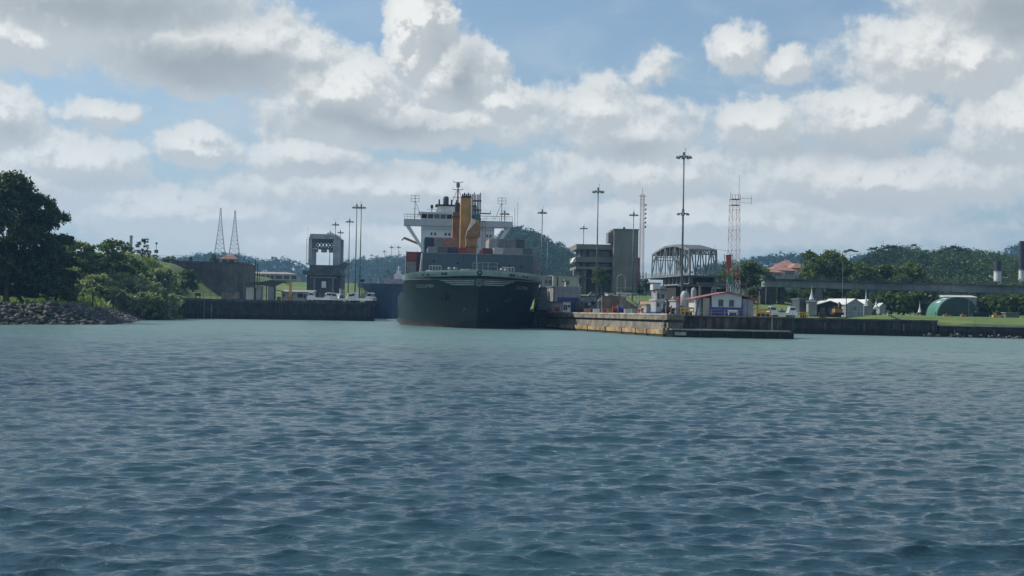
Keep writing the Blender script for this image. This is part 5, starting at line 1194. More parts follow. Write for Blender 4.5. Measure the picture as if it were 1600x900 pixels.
hut('white_cabin', 'broad low white cabin left of the stair', 'cabin', 961, 979, 462, 473, 366, 4, M_cwhite, 'flat', M_white, R(9), wins=((.1, .25, .3, .7), (.4, .6, .3, .7), (.75, .9, .3, .7)))
hut('lock_kiosk', 'grey kiosk with a salmon roof at the foot of the stair', 'kiosk', 1010, 1023, 470.5, 489, 300, 4, M_cgrey, 'side', M_csalm, R(12), doors=((.2, .7, .85),), base=(.05, M_blue), dmat=M_lgrey)
hut('lock_kiosk', 'tall white kiosk with a blue foot next to the salmon-roofed one', 'kiosk', 1024.5, 1040, 468, 489, 296, 4, M_lgrey, 'flat', M_white, R(12), doors=((.55, .9, .75),), base=(.1, M_blue), wins=((.1, .35, .5, .8),))
hut('control_cabin', 'raised grey control cabin under the truss bridge', 'cabin', 1026, 1041, 452, 470, 305, 4, M_cgrey, 'flat', M_maroon, R(12), wins=((.5, .8, .25, .65),), doors=((.1, .3, .7),))
hut('roof_cabin', 'small white lamp cabin on top of the control cabin', 'cabin', 1020, 1032, 441.5, 449, 306, 2, M_white, 'flat', M_maroon, R(12))
t_ = thing('staircase', 'concrete staircase climbing up left from the salmon-roofed kiosk', 'staircase', tuple(W(1007, 488, 312)))
mb = MB(); n = 14
for k in range(n): mb.box(-.3 - .42 * (k + 1), -.3 - .42 * k, 0, 3.0, -.4, .28 * (k + 1))
mb.build('steps', M_conc, t_)
mb = MB()
for yy_ in (-.1, 3.1): mb.bar((0, yy_, 1.1), (-.42 * n, yy_, .28 * n + 1.1), .12); [mb.bar((-.42 * k, yy_, .28 * k), (-.42 * k, yy_, .28 * k + 1.1), .07) for k in range(0, n + 1, 3)]
mb.build('handrail', M_cream, t_)
MB().box(-.42 * n - 4.5, -.42 * n - .31, 0, 3, -.4, .28 * n).build('landing', mat('tan_landing', (.12, .10, .075), .9, var=.3), t_)
hut('grey_shed', 'grey double-stepped shed left of the blue and white house', 'shed', 1056, 1078, 469, 489, 262, 4, M_lgrey, 'flat', M_cgrey, R(12), base=(.45, mat('slate_grey_paint', (.17, .19, .21), .6)))
t_ = thing('red_machine', 'bright red winch on the grey shed', 'winch', tuple(W(1062, 469, 261.5))); mb = MB(); mb.tube((-.5, 0, .0), (.5, 0, .0), .42, .42, 12); mb.box(-.3, .3, -.3, .3, -.4, .8); mb.build('drum', M_red, t_)
t_ = thing('storage_tank', 'grey cylindrical tank left of the blue and white house', 'tank', tuple(W(1083.5, 482, 256))); mb = MB(); mb.lathe((0, 0, 0), [(.55, -1), (.55, 3.5), (.4, 4.0), (.12, 4.2)], 14); mb.build('shell', M_cgrey, t_, True)
t_ = thing('water_tank', 'grey tank at the foot of the tallest mast', 'tank', tuple(W(1070, 470, 258))); mb = MB(); mb.lathe((0, 0, 0), [(.9, -1), (.9, 1.1), (.6, 1.8), (.3, 2.0)], 14); mb.build('shell', M_lgrey, t_, True)
t_ = thing('work_truck', 'dark flatbed truck with a raised crane jib beside the tallest mast', 'truck', (WX(1051, 272), 272, 4.0), .1)
MB().box(-2.4, 2.2, -1.1, 1.1, .7, 1.1).build('bed', M_smoke, t_); MB().prisy([(-2.4, 1.103), (-.9, 1.103), (-1.1, 2.3), (-2.2, 2.3)], -1.0, 1.0).build('cab', M_dsteel, t_); MB().bar((1, 0, 1.1), (-1.5, 0, 3.2), .3).build('jib', M_smoke, t_); MB().bar((1.1, 0, 1.0), (1.1, 0, 2.2), .6).build('turret', M_orange, t_)
for x in (-1.7, .6, 1.6): MB().tube((x, -1.15, .5), (x, 1.15, .5), .5, .5, 12).build('wheel', M_smoke, t_)
# ---- blue and white house
D = 240; o0 = W(1112, 492, D); rz = R(4)
t_ = thing('pier_house', 'white house with a blue lower band and a low red roof on the pier head', 'house', (o0.x, D, 3.95), rz)
k_ = D / F; w = 47 * k_; Hh = WZ(1135, 457, D) - 3.95; he = WZ(1113, 461.5, D) - 3.95
MB().prisy([(0, 0), (w, 0), (w, he), (w / 2, Hh - .1), (0, he)], 0, 7).build('front_wall', mat('pale_blue_white_wall', (.50, .56, .58), .6, var=.06, streak=.1), t_)
MB().box(-.05, w + .05, -.06, 7, -.1, he * .42).build('blue_band', M_blue, t_)
MB().box(-.28, -.03, -.10, .3, he * .0, he * .62).box(w + .03, w + .28, -.1, .3, 0, he * .62).build('blue_pilaster', M_blue, t_)
for f in (.30, .66):
    fo = MB().box(w * f - .45, w * f + .45, -.10, -.06, he * .45, he * .80).build('window', M_cgrey, t_)
    a_ = MB(); a_.box(w * f - .39, w * f - .04, -.13, -.103, he * .47, he * .78); a_.box(w * f + .04, w * f + .39, -.13, -.103, he * .47, he * .78); a_.build('pane', M_glass, fo)
MB().box(-2.9, -.3, .5, 7, 0, he - .45).build('left_wing_wall', M_cream, t_); MB().box(w + .3, w + 2.4, .5, 7, 0, he - .5).build('right_wing_wall', M_lgrey, t_)
MB().box(-2.0, -1.6, .35, .49, 0, he - .5).box(w + 1.25, w + 1.3, .4, .49, 0, he - .5).build('trim', mat('dark_teal_trim', (.03, .09, .10), .6), t_)
mb = MB(); L0 = -3.6; s0 = (Hh - (he - .75)) / (w / 2 + 3.6)
for (xa_, xb_) in ((L0, w / 2), (w + 3.0, w / 2)):
    za_ = Hh - abs(xa_ - w / 2) * s0; p_ = [(xa_, -.8, za_), (xb_, -.8, Hh), (xb_, 7.8, Hh), (xa_, 7.8, za_)]; mb.hexa(p_, [(x, y, z + .14) for x, y, z in p_])
mb.build('roof', M_rroof, t_)
mb = MB()
for x in (-3.3, -2.75): mb.box(x, x + .18, -.1, .1, 0, he - .6)
mb.build('veranda_post', M_white, t_)
MB().bar((-3.0, 0, 0), (-2.5, 0, he - .7), .28).build('blue_brace', M_blue, t_)
t_ = thing('bench', 'white bench in front of the blue wall', 'bench', tuple(W(1145, 492, 236.5))); MB().box(-.9, .9, -.2, .2, .42, .5).build('seat', M_white, t_); MB().box(-.9, .9, .18, .24, .6, .9).build('backrest', M_white, t_)
for x in (-.8, .7): MB().box(x, x + .08, -.2, .2, 0, .42).build('leg', M_white, t_)
z_ = 3.95
railing('railing', 'yellow and white double railing along the edge of the pier head', [(28.4, 228.6, z_), (WX(1238, 229), 228.6, z_)], 1.05, 2.2, mat('pale_yellow_paint', (.42, .34, .20), .6), 2, .035)
def barrier(label, px0, px1, D, m):
    x0, x1 = WX(px0, D), WX(px1, D); t_ = thing('barrier_frame', label, 'barrier', (x0, D, z_)); L = x1 - x0; mb = MB()
    for k in range(4): mb.bar((L * k / 3, 0, 0), (L * k / 3, 0, 1.3), .14)
    mb.bar((0, 0, 1.25), (L, 0, 1.25), .28); mb.bar((0, 0, .7), (L, 0, .7), .22); mb.bar((0, .8, 1.25), (L, .8, 1.25), .2); mb.build('frame', m, t_); MB().box(.2, L - .2, .2, .7, 0, .55).build('base', M_rust, t_)
barrier('orange barrier frame left of the house on the pier head', 1064, 1084, 231, M_yel); barrier('orange barrier frame right of the house on the pier head', 1182, 1204, 233, M_yel)
# ---- small equipment on the wall, each its own object
EQ = [(860, 'squat red bollard near the ship', M_red, 0), (871, 'red hose reel behind the approach wall edge', M_red, 1), (918, 'yellow-brown toolbox below the grey machine house', M_orange, 2), (932, 'white cabinet on the wall near the pole foot', M_white, 2),
      (947, 'red generator box near the dark machine house', M_red, 2), (961, 'red drum at the wall edge', M_red, 1), (970, 'blue cable drum left of the stair', M_blue, 1), (981, 'white crate left of the stair foot', M_cwhite, 2),
      (992, 'pale cyan low tank beside the stair foot', M_lgrey, 2), (1003, 'salmon bollard at the stair foot', M_csalm, 0), (1045, 'brown winch left of the orange barrier', M_rust, 1), (1052, 'black bollard left of the orange barrier', M_smoke, 0),
      (927, 'black bollard between the cabinet and the toolbox', M_smoke, 0), (954, 'small orange box on the wall edge', M_orange, 2), (1000, 'red valve wheel stand by the stair', M_red, 0)]
for i, (px, lb, m, kd) in enumerate(EQ):
    D = np.interp(px, [855, 1042], [318, 232]) + 1.8; D += 1.0
    if kd == 0: t_ = thing('bollard', lb, 'bollard', (WX(px, D), D, 4.0)); MB().lathe((0, 0, 0), [(.5, 0), (.4, .15), (.3, .3), (.3, .8), (.5, .95), (.45, 1.15), (.15, 1.2)], 12).build('body', m, t_, True)
    elif kd == 1:
        t_ = thing('cable_drum', lb, 'drum', (WX(px, D), D, 4.0)); MB().tube((-.45, 0, .9), (.45, 0, .9), .55, .55, 14).build('core', m, t_)
        for x in (-.5, .5): MB().tube((x - .05, 0, .9), (x + .05, 0, .9), .85, .85, 16).build('flange', m, t_)
        MB().box(-.6, .6, -.3, .3, 0, .1).build('base', M_smoke, t_)
    else: t_ = thing('equipment_box', lb, 'box', (WX(px, D), D, 4.0), scale=.8); MB().box(-.9, .9, -.5, .5, .1, 1.2).build('body', m, t_); MB().box(-.95, .95, -.55, .55, 1.203, 1.3).build('lid', M_cgrey, t_); MB().box(-.8, -.6, -.4, .4, 0, .1).box(.6, .8, -.4, .4, 0, .1).build('skid', M_smoke, t_)
ws = [[(x, y, float(ground_h(x, y)) + .07) for x in np.linspace(max(9.5, 0), 74, 28)] for y in np.linspace(323, 374, 22)]
mb = MB()
for a_, b_ in zip(ws[:-1], ws[1:]):
    for k in range(27): mb.quad(a_[k], a_[k + 1], b_[k + 1], b_[k])
struct(mb.build('pavement', mat('brown_oiled_concrete', (.13, .115, .095), .9, var=.35, scale=.4)))
WF = [(905, 338, 1.2, 'dark winch frame right of the white shed'), (914, 350, 1.0, 'dark winch frame behind the yellow toolbox'), (933, 352, 1.1, 'winch frame behind the machine house roof'), (944, 345, 1.3, 'tall winch frame between the two machine houses'),
      (966, 340, 1.2, 'winch frame at the head of the stair landing'), (973, 350, .9, 'small winch frame above the stair landing'), (996, 355, 1.1, 'winch frame behind the stair rail'), (1014, 345, 1.3, 'winch frame behind the salmon-roofed kiosk'),
      (1049, 285, 1.1, 'dark winch frame right of the tall white kiosk'), (1056, 300, 1.3, 'tall dark winch frame under the truss bridge'), (924, 328, .8, 'low winch frame in front of the grey machine house'), (987, 322, .8, 'low winch frame below the stair')]
wf0 = thing('winch_frame', WF[0][3], 'winch frame', group='dark winch frames on the lock wall')
mb = MB()
for x in (-1, 1):
    for y in (-.6, .6): mb.bar((x, y, -.5), (x * .8, y, 2.6), .16)
mb.bar((-1, -.6, 2.6), (1, -.6, 2.6), .2).bar((-1, .6, 2.6), (1, .6, 2.6), .2).bar((-1, -.6, .1), (.8, -.6, 2.5), .1).bar((1, -.6, .1), (-.8, -.6, 2.5), .1); mb.build('frame', M_dsteel, wf0)
MB().tube((-.7, 0, 1.1), (.7, 0, 1.1), .55, .55, 12).build('drum', M_rust, wf0); MB().box(-1.2, 1.2, -.8, .8, -.5, .3).build('base', M_cdark, wf0); MB().box(.2, .9, -.4, .4, 2.7, 3.4).build('motor', M_cgrey, wf0)
for i, (px, D, s_, lb) in enumerate(WF):
    x = WX(px, D); l_ = (x, D, float(ground_h(x, D)) + .07)
    if i == 0: wf0.location = l_; wf0.scale = (s_,) * 3; wf0.rotation_euler = (0, 0, .3)
    else: dup(wf0, l_, i * .9, lb, s_)
def car(label, px, D, z, rz, m, s_=1.0, first=[None]):
    t_ = thing('parked_car', label, 'car', (WX(px, D), D, z), rz, scale=s_)
    MB().prisy([(-2.1, .35), (2.1, .35), (2.15, .8), (1.3, .95), (-1.9, .98), (-2.15, .8)], -.85, .85).build('body', m, t_)
    MB().prisy([(-1.7, .983), (1.0, .983), (.45, 1.5), (-1.3, 1.5)], -.75, .75).build('cabin', M_glass, t_); MB().box(-1.25, .4, -.72, .72, 1.503, 1.55).build('roof', m, t_)
    for x in (-1.35, 1.35):
        for y in (-.8, .62): MB().tube((x, y, .33), (x, y + .18, .33), .33, .33, 12).build('wheel', M_smoke, t_)
car('dark car parked above the grey machine house', 940, 372, WZ(940, 468, 372), .2, M_dsteel); car('silver car parked left of the white two-window cabin', 930, 385, WZ(930, 464, 385), .1, M_lgrey)
car('white car parked up the bank behind the cabins', 975, 385, WZ(975, 462, 385), 0, M_white); car('grey car at the top of the bank beneath the pipe frame', 985, 395, WZ(985, 462, 395), 0, M_cgrey)
# steel framework between tower block and bridge
t_ = thing('steel_framework', 'pale scaffold-like steel framework left of the truss bridge', 'framework', tuple(W(995, 455, 400))); mb = MB()
for i in range(4):
    for j in range(4):
        x, z = i * .95, j * 1.5; mb.bar((x, 0, -2), (x, 0, 6), .14); mb.bar((0, 0, z), (2.85, 0, z), .12)
        if i < 3: mb.bar((x, 0, z), (x + .95, 0, z + 1.5), .1)
mb.build('frame', M_truss, t_)

# ---- truss bridge
Ab = W(1078, 428, 330); Bb = W(1018, 433, 363); dv = Vector((Bb.x - Ab.x, 33, 0)); Ln = dv.length; ang = math.atan2(-dv.x, dv.y)
t_ = thing('truss_bridge', 'grey arched steel truss swing bridge seen end on', 'truss bridge', (Ab.x, 330, Ab.z), ang)   # local +y = length, +x = width to the right
Wd = 7.2; n = 8
def ch(s): return 6.2 + 1.75 * min(1, min(s, 1 - s) / .36)
for x in (0, Wd):
    mb = MB(); md = MB()
    for k in range(n):
        s0_, s1_ = k / n, (k + 1) / n; a, b = s0_ * Ln, s1_ * Ln
        mb.bar((x, a, 0), (x, b, 0), .5, .6)
        ya, yb2 = a if k else a + .6, b if k < n - 1 else b - .6
        mb.bar((x, ya, ch(s0_)), (x, yb2, ch(s1_)), .45, .5)
        md.bar((x, b if k < n - 1 else b - .6, ch(s1_)), (x, b, 0), .26)
        if k % 2: md.bar((x, ya, ch(s0_)), (x, b, 0), .24)
        else: md.bar((x, a, 0), (x, yb2, ch(s1_)), .24)
        md.bar((x, (a + b) / 2, 0), (x, (a + b) / 2, (ch(s0_) + ch(s1_)) / 2), .09)
    mb.bar((x, 0, 0), (x, .6, ch(0)), .5); mb.build('main_chord', M_truss, t_); md.build('web_members', M_truss, t_)
mb = MB()
for k in range(n + 1):
    s_ = k / n; y = min(max(s_ * Ln, .6), Ln - .6); mb.bar((0, y, ch(s_)), (Wd, y, ch(s_)), .35)
    if k > 0: mb.bar((0, y, ch(s_) - 1.4), (Wd, y, ch(s_) - 1.4), .2); mb.bar((0, y, ch(s_) - 2.2), (1.6, y, ch(s_)), .18); mb.bar((Wd, y, ch(s_) - 2.2), (Wd - 1.6, y, ch(s_)), .18)
mb.bar((0, .3, 5.2), (Wd, .3, 5.2), .35)
for k in range(6): x = Wd * k / 6; mb.bar((x, .6, ch(0)), (x + Wd / 6, .3, 5.2), .15); mb.bar((x + Wd / 6, .6, ch(0)), (x, .3, 5.2), .15)
mb.build('portal_bracing', M_truss, t_)
mb = MB()
for k in range(n):
    a, b = k / n, (k + 1) / n; ya, yb2 = max(a * Ln, .6), min(b * Ln, Ln - .6); lo = [(.25, ya, ch(a) + .2), (Wd - .25, ya, ch(a) + .2), (Wd - .25, yb2, ch(b) + .2), (.25, yb2, ch(b) + .2)]; mb.hexa(lo, [(x, y, z + .1) for x, y, z in lo])
mb.build('top_cover', mat('dark_top_bracing', (.085, .09, .095), .7), t_)
MB().box(-.4, Wd + .4, -.6, Ln, -.75, -.31).build('deck', M_dsteel, t_)
mb = MB(); mb.box(-1.9, -.41, -.4, Ln + 2, -.55, -.35)
for k in range(24): y = Ln * k / 23; mb.bar((-1.85, y, -.35), (-1.85, y, .75), .07)
mb.bar((-1.85, 0, .75), (-1.85, Ln, .75), .1); mb.bar((-1.85, 0, .3), (-1.85, Ln, .3), .07); mb.build('walkway', M_truss, t_)
mb = MB(); mb.box(.2, .7, -.4, Ln * .7, -2.6, -.76); mb.box(Wd - .7, Wd - .2, -.4, Ln * .7, -2.6, -.76)
mb.build('girder', M_dsteel, t_); mb = MB(); mb.box(-.35, .15, 0, Ln * .62, -2.75, -2.45)
for k in range(7): mb.box(-.3, .0, Ln * .1 * k, Ln * .1 * k + .35, -2.45, -.76)
mb.build('lower_flange', M_cgrey, t_)
zgb = 4.0 - Ab.z
mb = MB(); mb.box(0.6, Wd - .6, 2, 5, zgb, -2.7); mb.box(.2, Wd - .2, 12, 24, zgb, -2.7); mb.box(8.4, 12.5, 3, 6, zgb, -3.6); mb.build('pivot_pier', M_concd, t_)
MB().box(-2, 13.5, -.55, 4, -3.2, -2.62).build('pier_cap', M_dsteel, t_)
t_ = thing('walkway_bridge', 'low dark footbridge running right from the truss bridge', 'footbridge', tuple(W(1090, 442, 318)))
mb = MB(); mb.box(0, 12.5, 0, 1.6, -.2, .15); mb.build('deck', M_dsteel, t_); MB().box(3.5, 12.6, -.06, -.01, .2, .45).build('red_handrail', M_maroon, t_)
mb = MB()
for x in (.5, 4.2, 8.2, 12): mb.box(x, x + .5, .5, 1.0, -6.4, -.2)
mb.build('support', M_conc, t_)

# ------------------------------------------------------------------ right side: long girder bridge
D = 400; zt0 = WZ(1195, 433.5, D); zt1 = WZ(1600, 444.5, D); x0 = WX(1194, D); x1 = WX(1720, D); zt_ = (zt0 + zt1) / 2
t_ = thing('girder_bridge', 'long flat dark girder bridge on concrete piers crossing the right side', 'bridge', (x0, D, 0)); L = x1 - x0
def zs(x): return zt0 + (zt1 - zt0) * x / (WX(1600, D) - x0)
mb = MB(); mb.hexa([(0, 0, zs(0) - 2.9), (L, 0, zs(L) - 2.9), (L, 5, zs(L) - 2.9), (0, 5, zs(0) - 2.9)], [(0, 0, zs(0) - .8), (L, 0, zs(L) - .8), (L, 5, zs(L) - .8), (0, 5, zs(0) - .8)]); mb.build('girder', mat('blue_grey_girder', (.165, .195, .205), .7, var=.18, scale=.25, streak=.4), t_)
MB().hexa([(-.4, -.7, zs(0) - .797), (L, -.7, zs(L) - .797), (L, 5.7, zs(L) - .797), (-.4, 5.7, zs(0) - .797)], [(-.4, -.7, zs(0) - .25), (L, -.7, zs(L) - .25), (L, 5.7, zs(L) - .25), (-.4, 5.7, zs(0) - .25)]).build('deck_edge', M_concd, t_)
mb = MB(); mb.bar((0, -.6, zs(0) + .75), (L, -.6, zs(L) + .75), .12); mb.bar((0, -.6, zs(0) + .3), (L, -.6, zs(L) + .3), .1)
for k in range(100): x = L * k / 99; mb.bar((x, -.6, zs(x) - .3), (x, -.6, zs(x) + .75), .09)
mb.build('parapet_rail', M_dsteel, t_)
mb = MB()
for k in range(28): x = L * k / 27; mb.box(x, x + .3, -.16, -.004, zs(x) - 2.85, zs(x) - .85)
mb.build('stiffener', MATS['blue_grey_girder'], t_)
for px in (1280, 1364, 1452, 1538, 1625):
    x = WX(px, D) - x0; zg_ = float(ground_h(x + x0, D)); MB().hexa([(x - 1.7, .8, zg_ - 2), (x + 1.7, .8, zg_ - 2), (x + 1.7, 4.2, zg_ - 2), (x - 1.7, 4.2, zg_ - 2)], [(x - 1.0, .8, zs(x) - 2.95), (x + 1.0, .8, zs(x) - 2.95), (x + 1.0, 4.2, zs(x) - 2.95), (x - 1.0, 4.2, zs(x) - 2.95)]).build('pier', mat('grey_bridge_pier', (.17, .19, .19), .85, var=.2, streak=.3), t_)
x = WX(1318, D) - x0
mb = MB(); x = 0
mb.box(-.8, 3.8, .5, 4.5, 3.6, zs(0) - 2.95); mb.box(5.0, 6.6, 1, 4, 3.6, zs(5) - 2.95); mb.box(-4.0, -2.8, 1, 3, 3.6, zs(0) - 3.8); mb.box(-4.6, -.8, .8, 3, zs(0) - 4.2, zs(0) - 3.5); mb.build('abutment_trestle', mat('dark_timber_steel', (.045, .04, .036), .8, var=.3), t_)
mb = MB(); mb.box(-1.0, .6, -.4, .2, zs(0) - .1, zs(0) + .5); mb.box(-.6, .8, -.3, .2, zs(0) - 2.4, zs(0) - 1.9); mb.build('bridge_lamp', M_cgrey, t_)
t_ = thing('orange_gantry', 'rusty orange steel ladder frame by the house on the pier', 'frame', tuple(W(1180, 488, 250))); mb = MB()
for x in (-.7, .5): mb.bar((x, 0, 0), (x, 0, 3.4), .2)
for k in range(5): mb.bar((-.7, 0, .5 + k * .7), (.5, 0, .9 + k * .6), .14)
mb.build('frame', mat('rust_orange', (.25, .10, .03), .8), t_)
for px, pt, pb, lb in ((1187.5, 465, 490, 'thin white pole right of the orange ladder frame'), (1197, 448, 490, 'thin pale lamp pole left of the bridge abutment')):
    a = W(px, pt, 252); tag(MB().tube((0, 0, 3.9 - a.z), (0, 0, 0), .06).box(-.2, .2, -.1, .1, 0, .25).build('lamp_pole', M_cgrey, loc=tuple(a)), lb, 'pole')
# sheds on the right bank
hut('grey_shed', 'grey box shed left of the white gabled container', 'shed', 1249, 1262, 466.5, 489, 345, 6, M_dsteel, 'flat', M_cgrey, R(6))
hut('white_shed', 'white slant-roofed shed right of the grey box shed', 'shed', 1263, 1276, 468, 489, 338, 8, M_cgrey, 'side', M_dsteel, R(-8), rise=.8)
hut('dark_shed', 'dark open shed with a white roof edge', 'shed', 1278, 1316, 470, 491, 345, 7, M_smoke, 'gable', M_cwhite, R(6), rise=1.0, doors=((.1, .3, .7), (.45, .9, .7)), dmat=M_dsteel)
hut('gabled_shed', 'grey gabled shed with a bright white roof slope', 'shed', 1322, 1352, 467, 492, 352, 13, M_lgrey, 'gable', M_white, R(18), rise=1.5, wins=((.45, .55, .55, .7),))
hut('gabled_shed', 'second smaller white roofed shed behind the grey gabled one', 'shed', 1350, 1364, 468.5, 490, 365, 8, M_cgrey, 'gable', M_white, R(18), rise=1.2)
railing('fence', 'wire fence in front of the grey gabled shed', [(WX(1308, 322), 322, WZ(1308, 493, 322)), (WX(1375, 322), 322, WZ(1375, 494, 322))], 2.2, 1.6, M_dsteel, 3, .04, cat='fence')
def tent(label, px, pt, pb, w_, D=362):
    a = W(px, pb, D); H = WZ(px, pt, D) - a.z; t_ = thing('white_tent', label, 'tent', tuple(a)); w_ *= D / F
    mb = MB(); n = 8
    prof = [(w_ / 2, 0), (w_ * .30, H * .25), (w_ * .14, H * .5), (.04, H)]; mb.lathe((0, 0, 0), prof, 8); mb.build('canopy', M_white, t_); MB().tube((0, 0, -1.5), (0, 0, H + .4), .08).build('pole', M_cgrey, t_)
tent('pointed white tent peak in front of the first bridge pier', 1268, 449, 468, 8); tent('pointed white tent peak left of the second bridge pier', 1353, 454, 478, 8); tent('wide white tent flap right of the second bridge pier', 1369, 470, 483, 12); tent('small white tent left of the green hangar', 1437, 472, 488, 6)
t_ = thing('yellow_excavator', 'orange excavator standing in front of the dark shed', 'excavator', tuple(W(1308, 492, 320)), .2)
MB().box(-1.3, 1.3, -1, 1, 0, .6).build('tracks', M_smoke, t_); MB().box(-1.0, 1.1, -.9, .9, .6, 1.5).build('body', M_orange, t_); MB().box(-.9, -.1, -.7, .5, 1.5, 2.2).build('cab', M_glass, t_); MB().bar((.3, 0, 1.3), (.5, 0, 3.2), .28).bar((.5, 0, 3.2), (1.4, 0, 2.2), .22).build('boom', M_orange, t_)
for px, lb in ((1322.5, 'dark lamp post in front of the dark shed'), (1317, 'thin tall pole above the sheds')):
    pt = 463 if px > 1320 else 411; D_ = 318 if px > 1320 else 385; a = W(px, pt, D_); tag(MB().tube((0, 0, 3.4 - a.z), (0, 0, 0), .1 if px > 1320 else .05).box(-.5 if px > 1320 else -.1, .5 if px > 1320 else .1, -.15, .15, 0, .18).build('lamp_post', M_smoke if px > 1320 else M_cgrey, loc=tuple(a)), lb, 'lamp post')
barrier('low orange barrier by the bank edge left of the dark shed', 1250, 1262, 316, M_yel)
barrier('low orange barrier on the bank below the grey box shed', 1280, 1292, 314, M_rust)
# green hangar
D = 352; a = W(1464, 497, D); k_ = D / F; Rw = (1527 - 1464) * k_ / 2; Hh = WZ(1500, 464, D) - a.z
t_ = thing('arched_hangar', 'green hangar with a rounded roof under the bridge', 'hangar', tuple(a), R(-11)); n = 18
arc = [(Rw + Rw * math.cos(PI - PI * i / n), Hh * math.sin(PI * i / n) ** .8) for i in range(n + 1)]
MB().prisy(arc + [(2 * Rw, -1.2), (0, -1.2)], 0.3, 24).build('shell', M_greenl, t_)
MB().prisy([(x * .96 + Rw * .04, z * .96) for x, z in arc] + [(2 * Rw - .2, -1.2), (.2, -1.2)], 0.0, .28).build('front_wall', M_green, t_)
for i in range(3): x = Rw * (.5 + i * .5); MB().box(x - .08, x + .08, -.06, -.01, 0, Hh * .8).build('door_seam', M_cgrey if i == 2 else M_dsteel, t_)
mb = MB()
for i in range(4):
    j = 5 + i; (xa_, za_), (xb_, zb2) = arc[j - 1], arc[j]; mb.hexa([(xa_ - .02, 6, za_ + .04), (xb_ - .02, 6, zb2 + .04), (xb_ - .02, 13, zb2 + .04), (xa_ - .02, 13, za_ + .04)][::1], [(xa_ - .06, 6, za_ + .1), (xb_ - .06, 6, zb2 + .1), (xb_ - .06, 13, zb2 + .1), (xa_ - .06, 13, za_ + .1)]) if i % 2 == 0 else None
mb.build('skylight_strip', M_cwhite, t_)
hut('white_roofed_hall', 'long hall with a bright white roof behind the green hangar', 'hall', 1476, 1524, 459, 480, 392, 10, M_cgrey, 'side', M_white, R(-6), rise=1.0)
railing('fence', 'dark mesh fence along the foot of the green hangar', [(WX(1462, 340), 340, WZ(1462, 496, 340)), (WX(1545, 340), 340, WZ(1545, 498, 340))], 1.5, 1.4, M_smoke, 4, .05, cat='fence')
for px, w_, lb in ((1480, 12, 'low orange machine before the left half of the hangar'), (1559, 16, 'yellow-orange road machine on the grass right of the hangar'), (1505, 8, 'small orange trailer before the hangar')):
    a = W(px, 497.5 + (px > 1550) * .5, 332); s_ = w_ * .166 / 2; t_ = thing('road_machine', lb, 'machine', tuple(a)); MB().box(-s_, s_, -.6, .6, .35, .95).build('body', M_yel if px > 1550 else M_orange, t_); MB().box(-s_ * .4, s_ * .3, -.5, .5, .953, 1.3).build('seat_box', M_rust, t_)
    for x in (-s_ * .7, s_ * .7): MB().tube((x, -.65, .3), (x, .65, .3), .32, .32, 12).build('wheel', M_smoke, t_)
t_ = thing('water_cistern', 'dark tank on the grass at the foot of the fourth bridge pier', 'tank', tuple(W(1531, 498, 345))); MB().box(-2.2, 2.2, -.8, .8, -1, 1.5).build('tank_body', M_smoke, t_); MB().tube((-1, 0, 1.5), (-1, 0, 2.1), .3).build('hatch', M_dsteel, t_)
t_ = thing('bank_stair', 'white-railed stair on the grass slope at the right end of the piled wall', 'stair', tuple(W(1387, 492, 312))); mb = MB()
for k in range(7): mb.box(k * .55, k * .55 + .5, 0, 1.2, .2 - k * .22 - .3, .2 - k * .22)
mb.build('steps', M_concl, t_); MB().bar((0, 0, 1.1), (3.8, 0, -.5), .08).build('handrail', M_cgrey, t_)
hut('far_cabin', 'small pale cabin in the trees right of the second bridge pier', 'cabin', 1375, 1384, 474, 487, 380, 4, M_cgrey, 'gable', M_cwhite, 0, rise=.8)
hut('far_cabin', 'low grey cabin in the shade right of the orange road machine', 'cabin', 1572, 1592, 488, 497, 350, 3, M_cdark, 'flat', M_cgrey, 0)
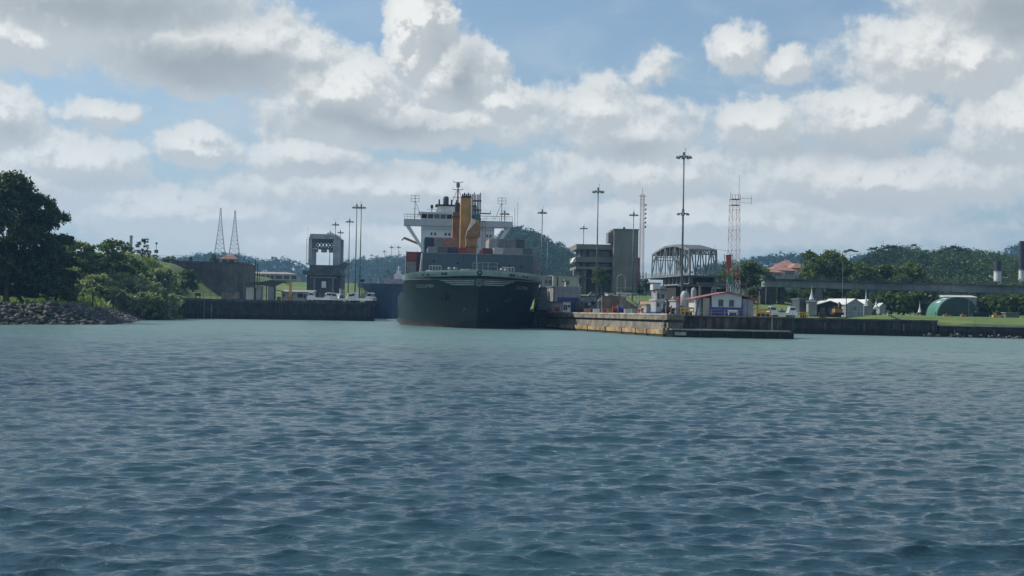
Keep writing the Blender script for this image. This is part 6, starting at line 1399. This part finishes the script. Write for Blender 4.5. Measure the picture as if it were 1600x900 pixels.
# chimneys
for px, pw, p0_, pm, pb, lb in ((1558.5, 11, 407.5, 423.5, 445, 'thick stack with a black top and white base above the bridge'), (1596, 8, 377, 421.5, 434, 'taller black stack with a white foot at the right edge')):
    D = 620; a = W(px, pb, D); t_ = thing('chimney_stack', lb, 'chimney', tuple(a)); r_ = pw * D / F / 2; h1 = WZ(px, pm, D) - a.z; h2 = WZ(px, p0_, D) - a.z
    MB().lathe((0, 0, 0), [(r_ * 1.08, -8), (r_ * 1.02, h1)], 20).build('white_base', M_white, t_, False); MB().lathe((0, 0, 0), [(r_ * 1.0, h1 + .01), (r_ * .92, h2), (r_ * .8, h2 + .1)], 20).build('black_top', mat('soot_blue_black', (.015, .017, .028), .7), t_, False)
    MB().lathe((0, 0, 0), [(r_ * 1.1, h1 - .5), (r_ * 1.12, h1 - .2), (r_ * 1.1, h1)], 20).build('ring', M_lgrey, t_)
# red-roofed houses
for p0_, p1_, pt, pb, D, dp, rise, lb, rz in ((1194, 1222, 419.5, 434, 520, 12, 1.5, 'lower left house with a broad red hipped roof', .1), (1206, 1242, 414, 433, 545, 13, 2.3, 'middle white house with a red roof and three dark windows', .1), (1212, 1244, 406.5, 424, 570, 14, 2.6, 'uppermost red roofed house behind the others', -.1),
                                              (1238, 1262, 411, 432, 560, 12, 2.2, 'right-hand house with a red roof near the palm', .15)):
    hut('red_roofed_house', lb, 'house', p0_, p1_, pt, pb, D, dp, M_cream, 'hip', M_tile, rz, wins=((.62, .68, .45, .75), (.74, .80, .45, .75), (.86, .92, .45, .75)), rise=rise, over=1.2, framem=M_cream)
t_ = thing('whip_antenna', 'thin twin whip antennas on the hill right of the ship bridge', 'antenna', tuple(W(804, 360, 1400))); MB().tube((0, 0, 0), (0, 0, 24), .2).tube((3, 0, 0), (3, 0, 31), .18).build('rods', M_dsteel, t_)

# ------------------------------------------------------------------ haze: a closed box of air round the whole scene
hz = MB().box(-2300, 2300, -60, 3050, -6, 215).build('haze', bpy.data.materials.new('haze_air')); hm = hz.data.materials[0]; hm.use_nodes = True
for nd in list(hm.node_tree.nodes): hm.node_tree.nodes.remove(nd)
t = NT(hm.node_tree); pv = t.n('ShaderNodeVolumePrincipled'); pv.inputs['Color'].default_value = (.27, .55, .92, 1); pv.inputs['Density'].default_value = .00014; pv.inputs['Anisotropy'].default_value = .25
ou = t.n('ShaderNodeOutputMaterial'); t.link(pv.outputs[0], ou.inputs['Volume']); hz['kind'] = 'stuff'; hz['label'] = 'pale haze filling the air over the canal'
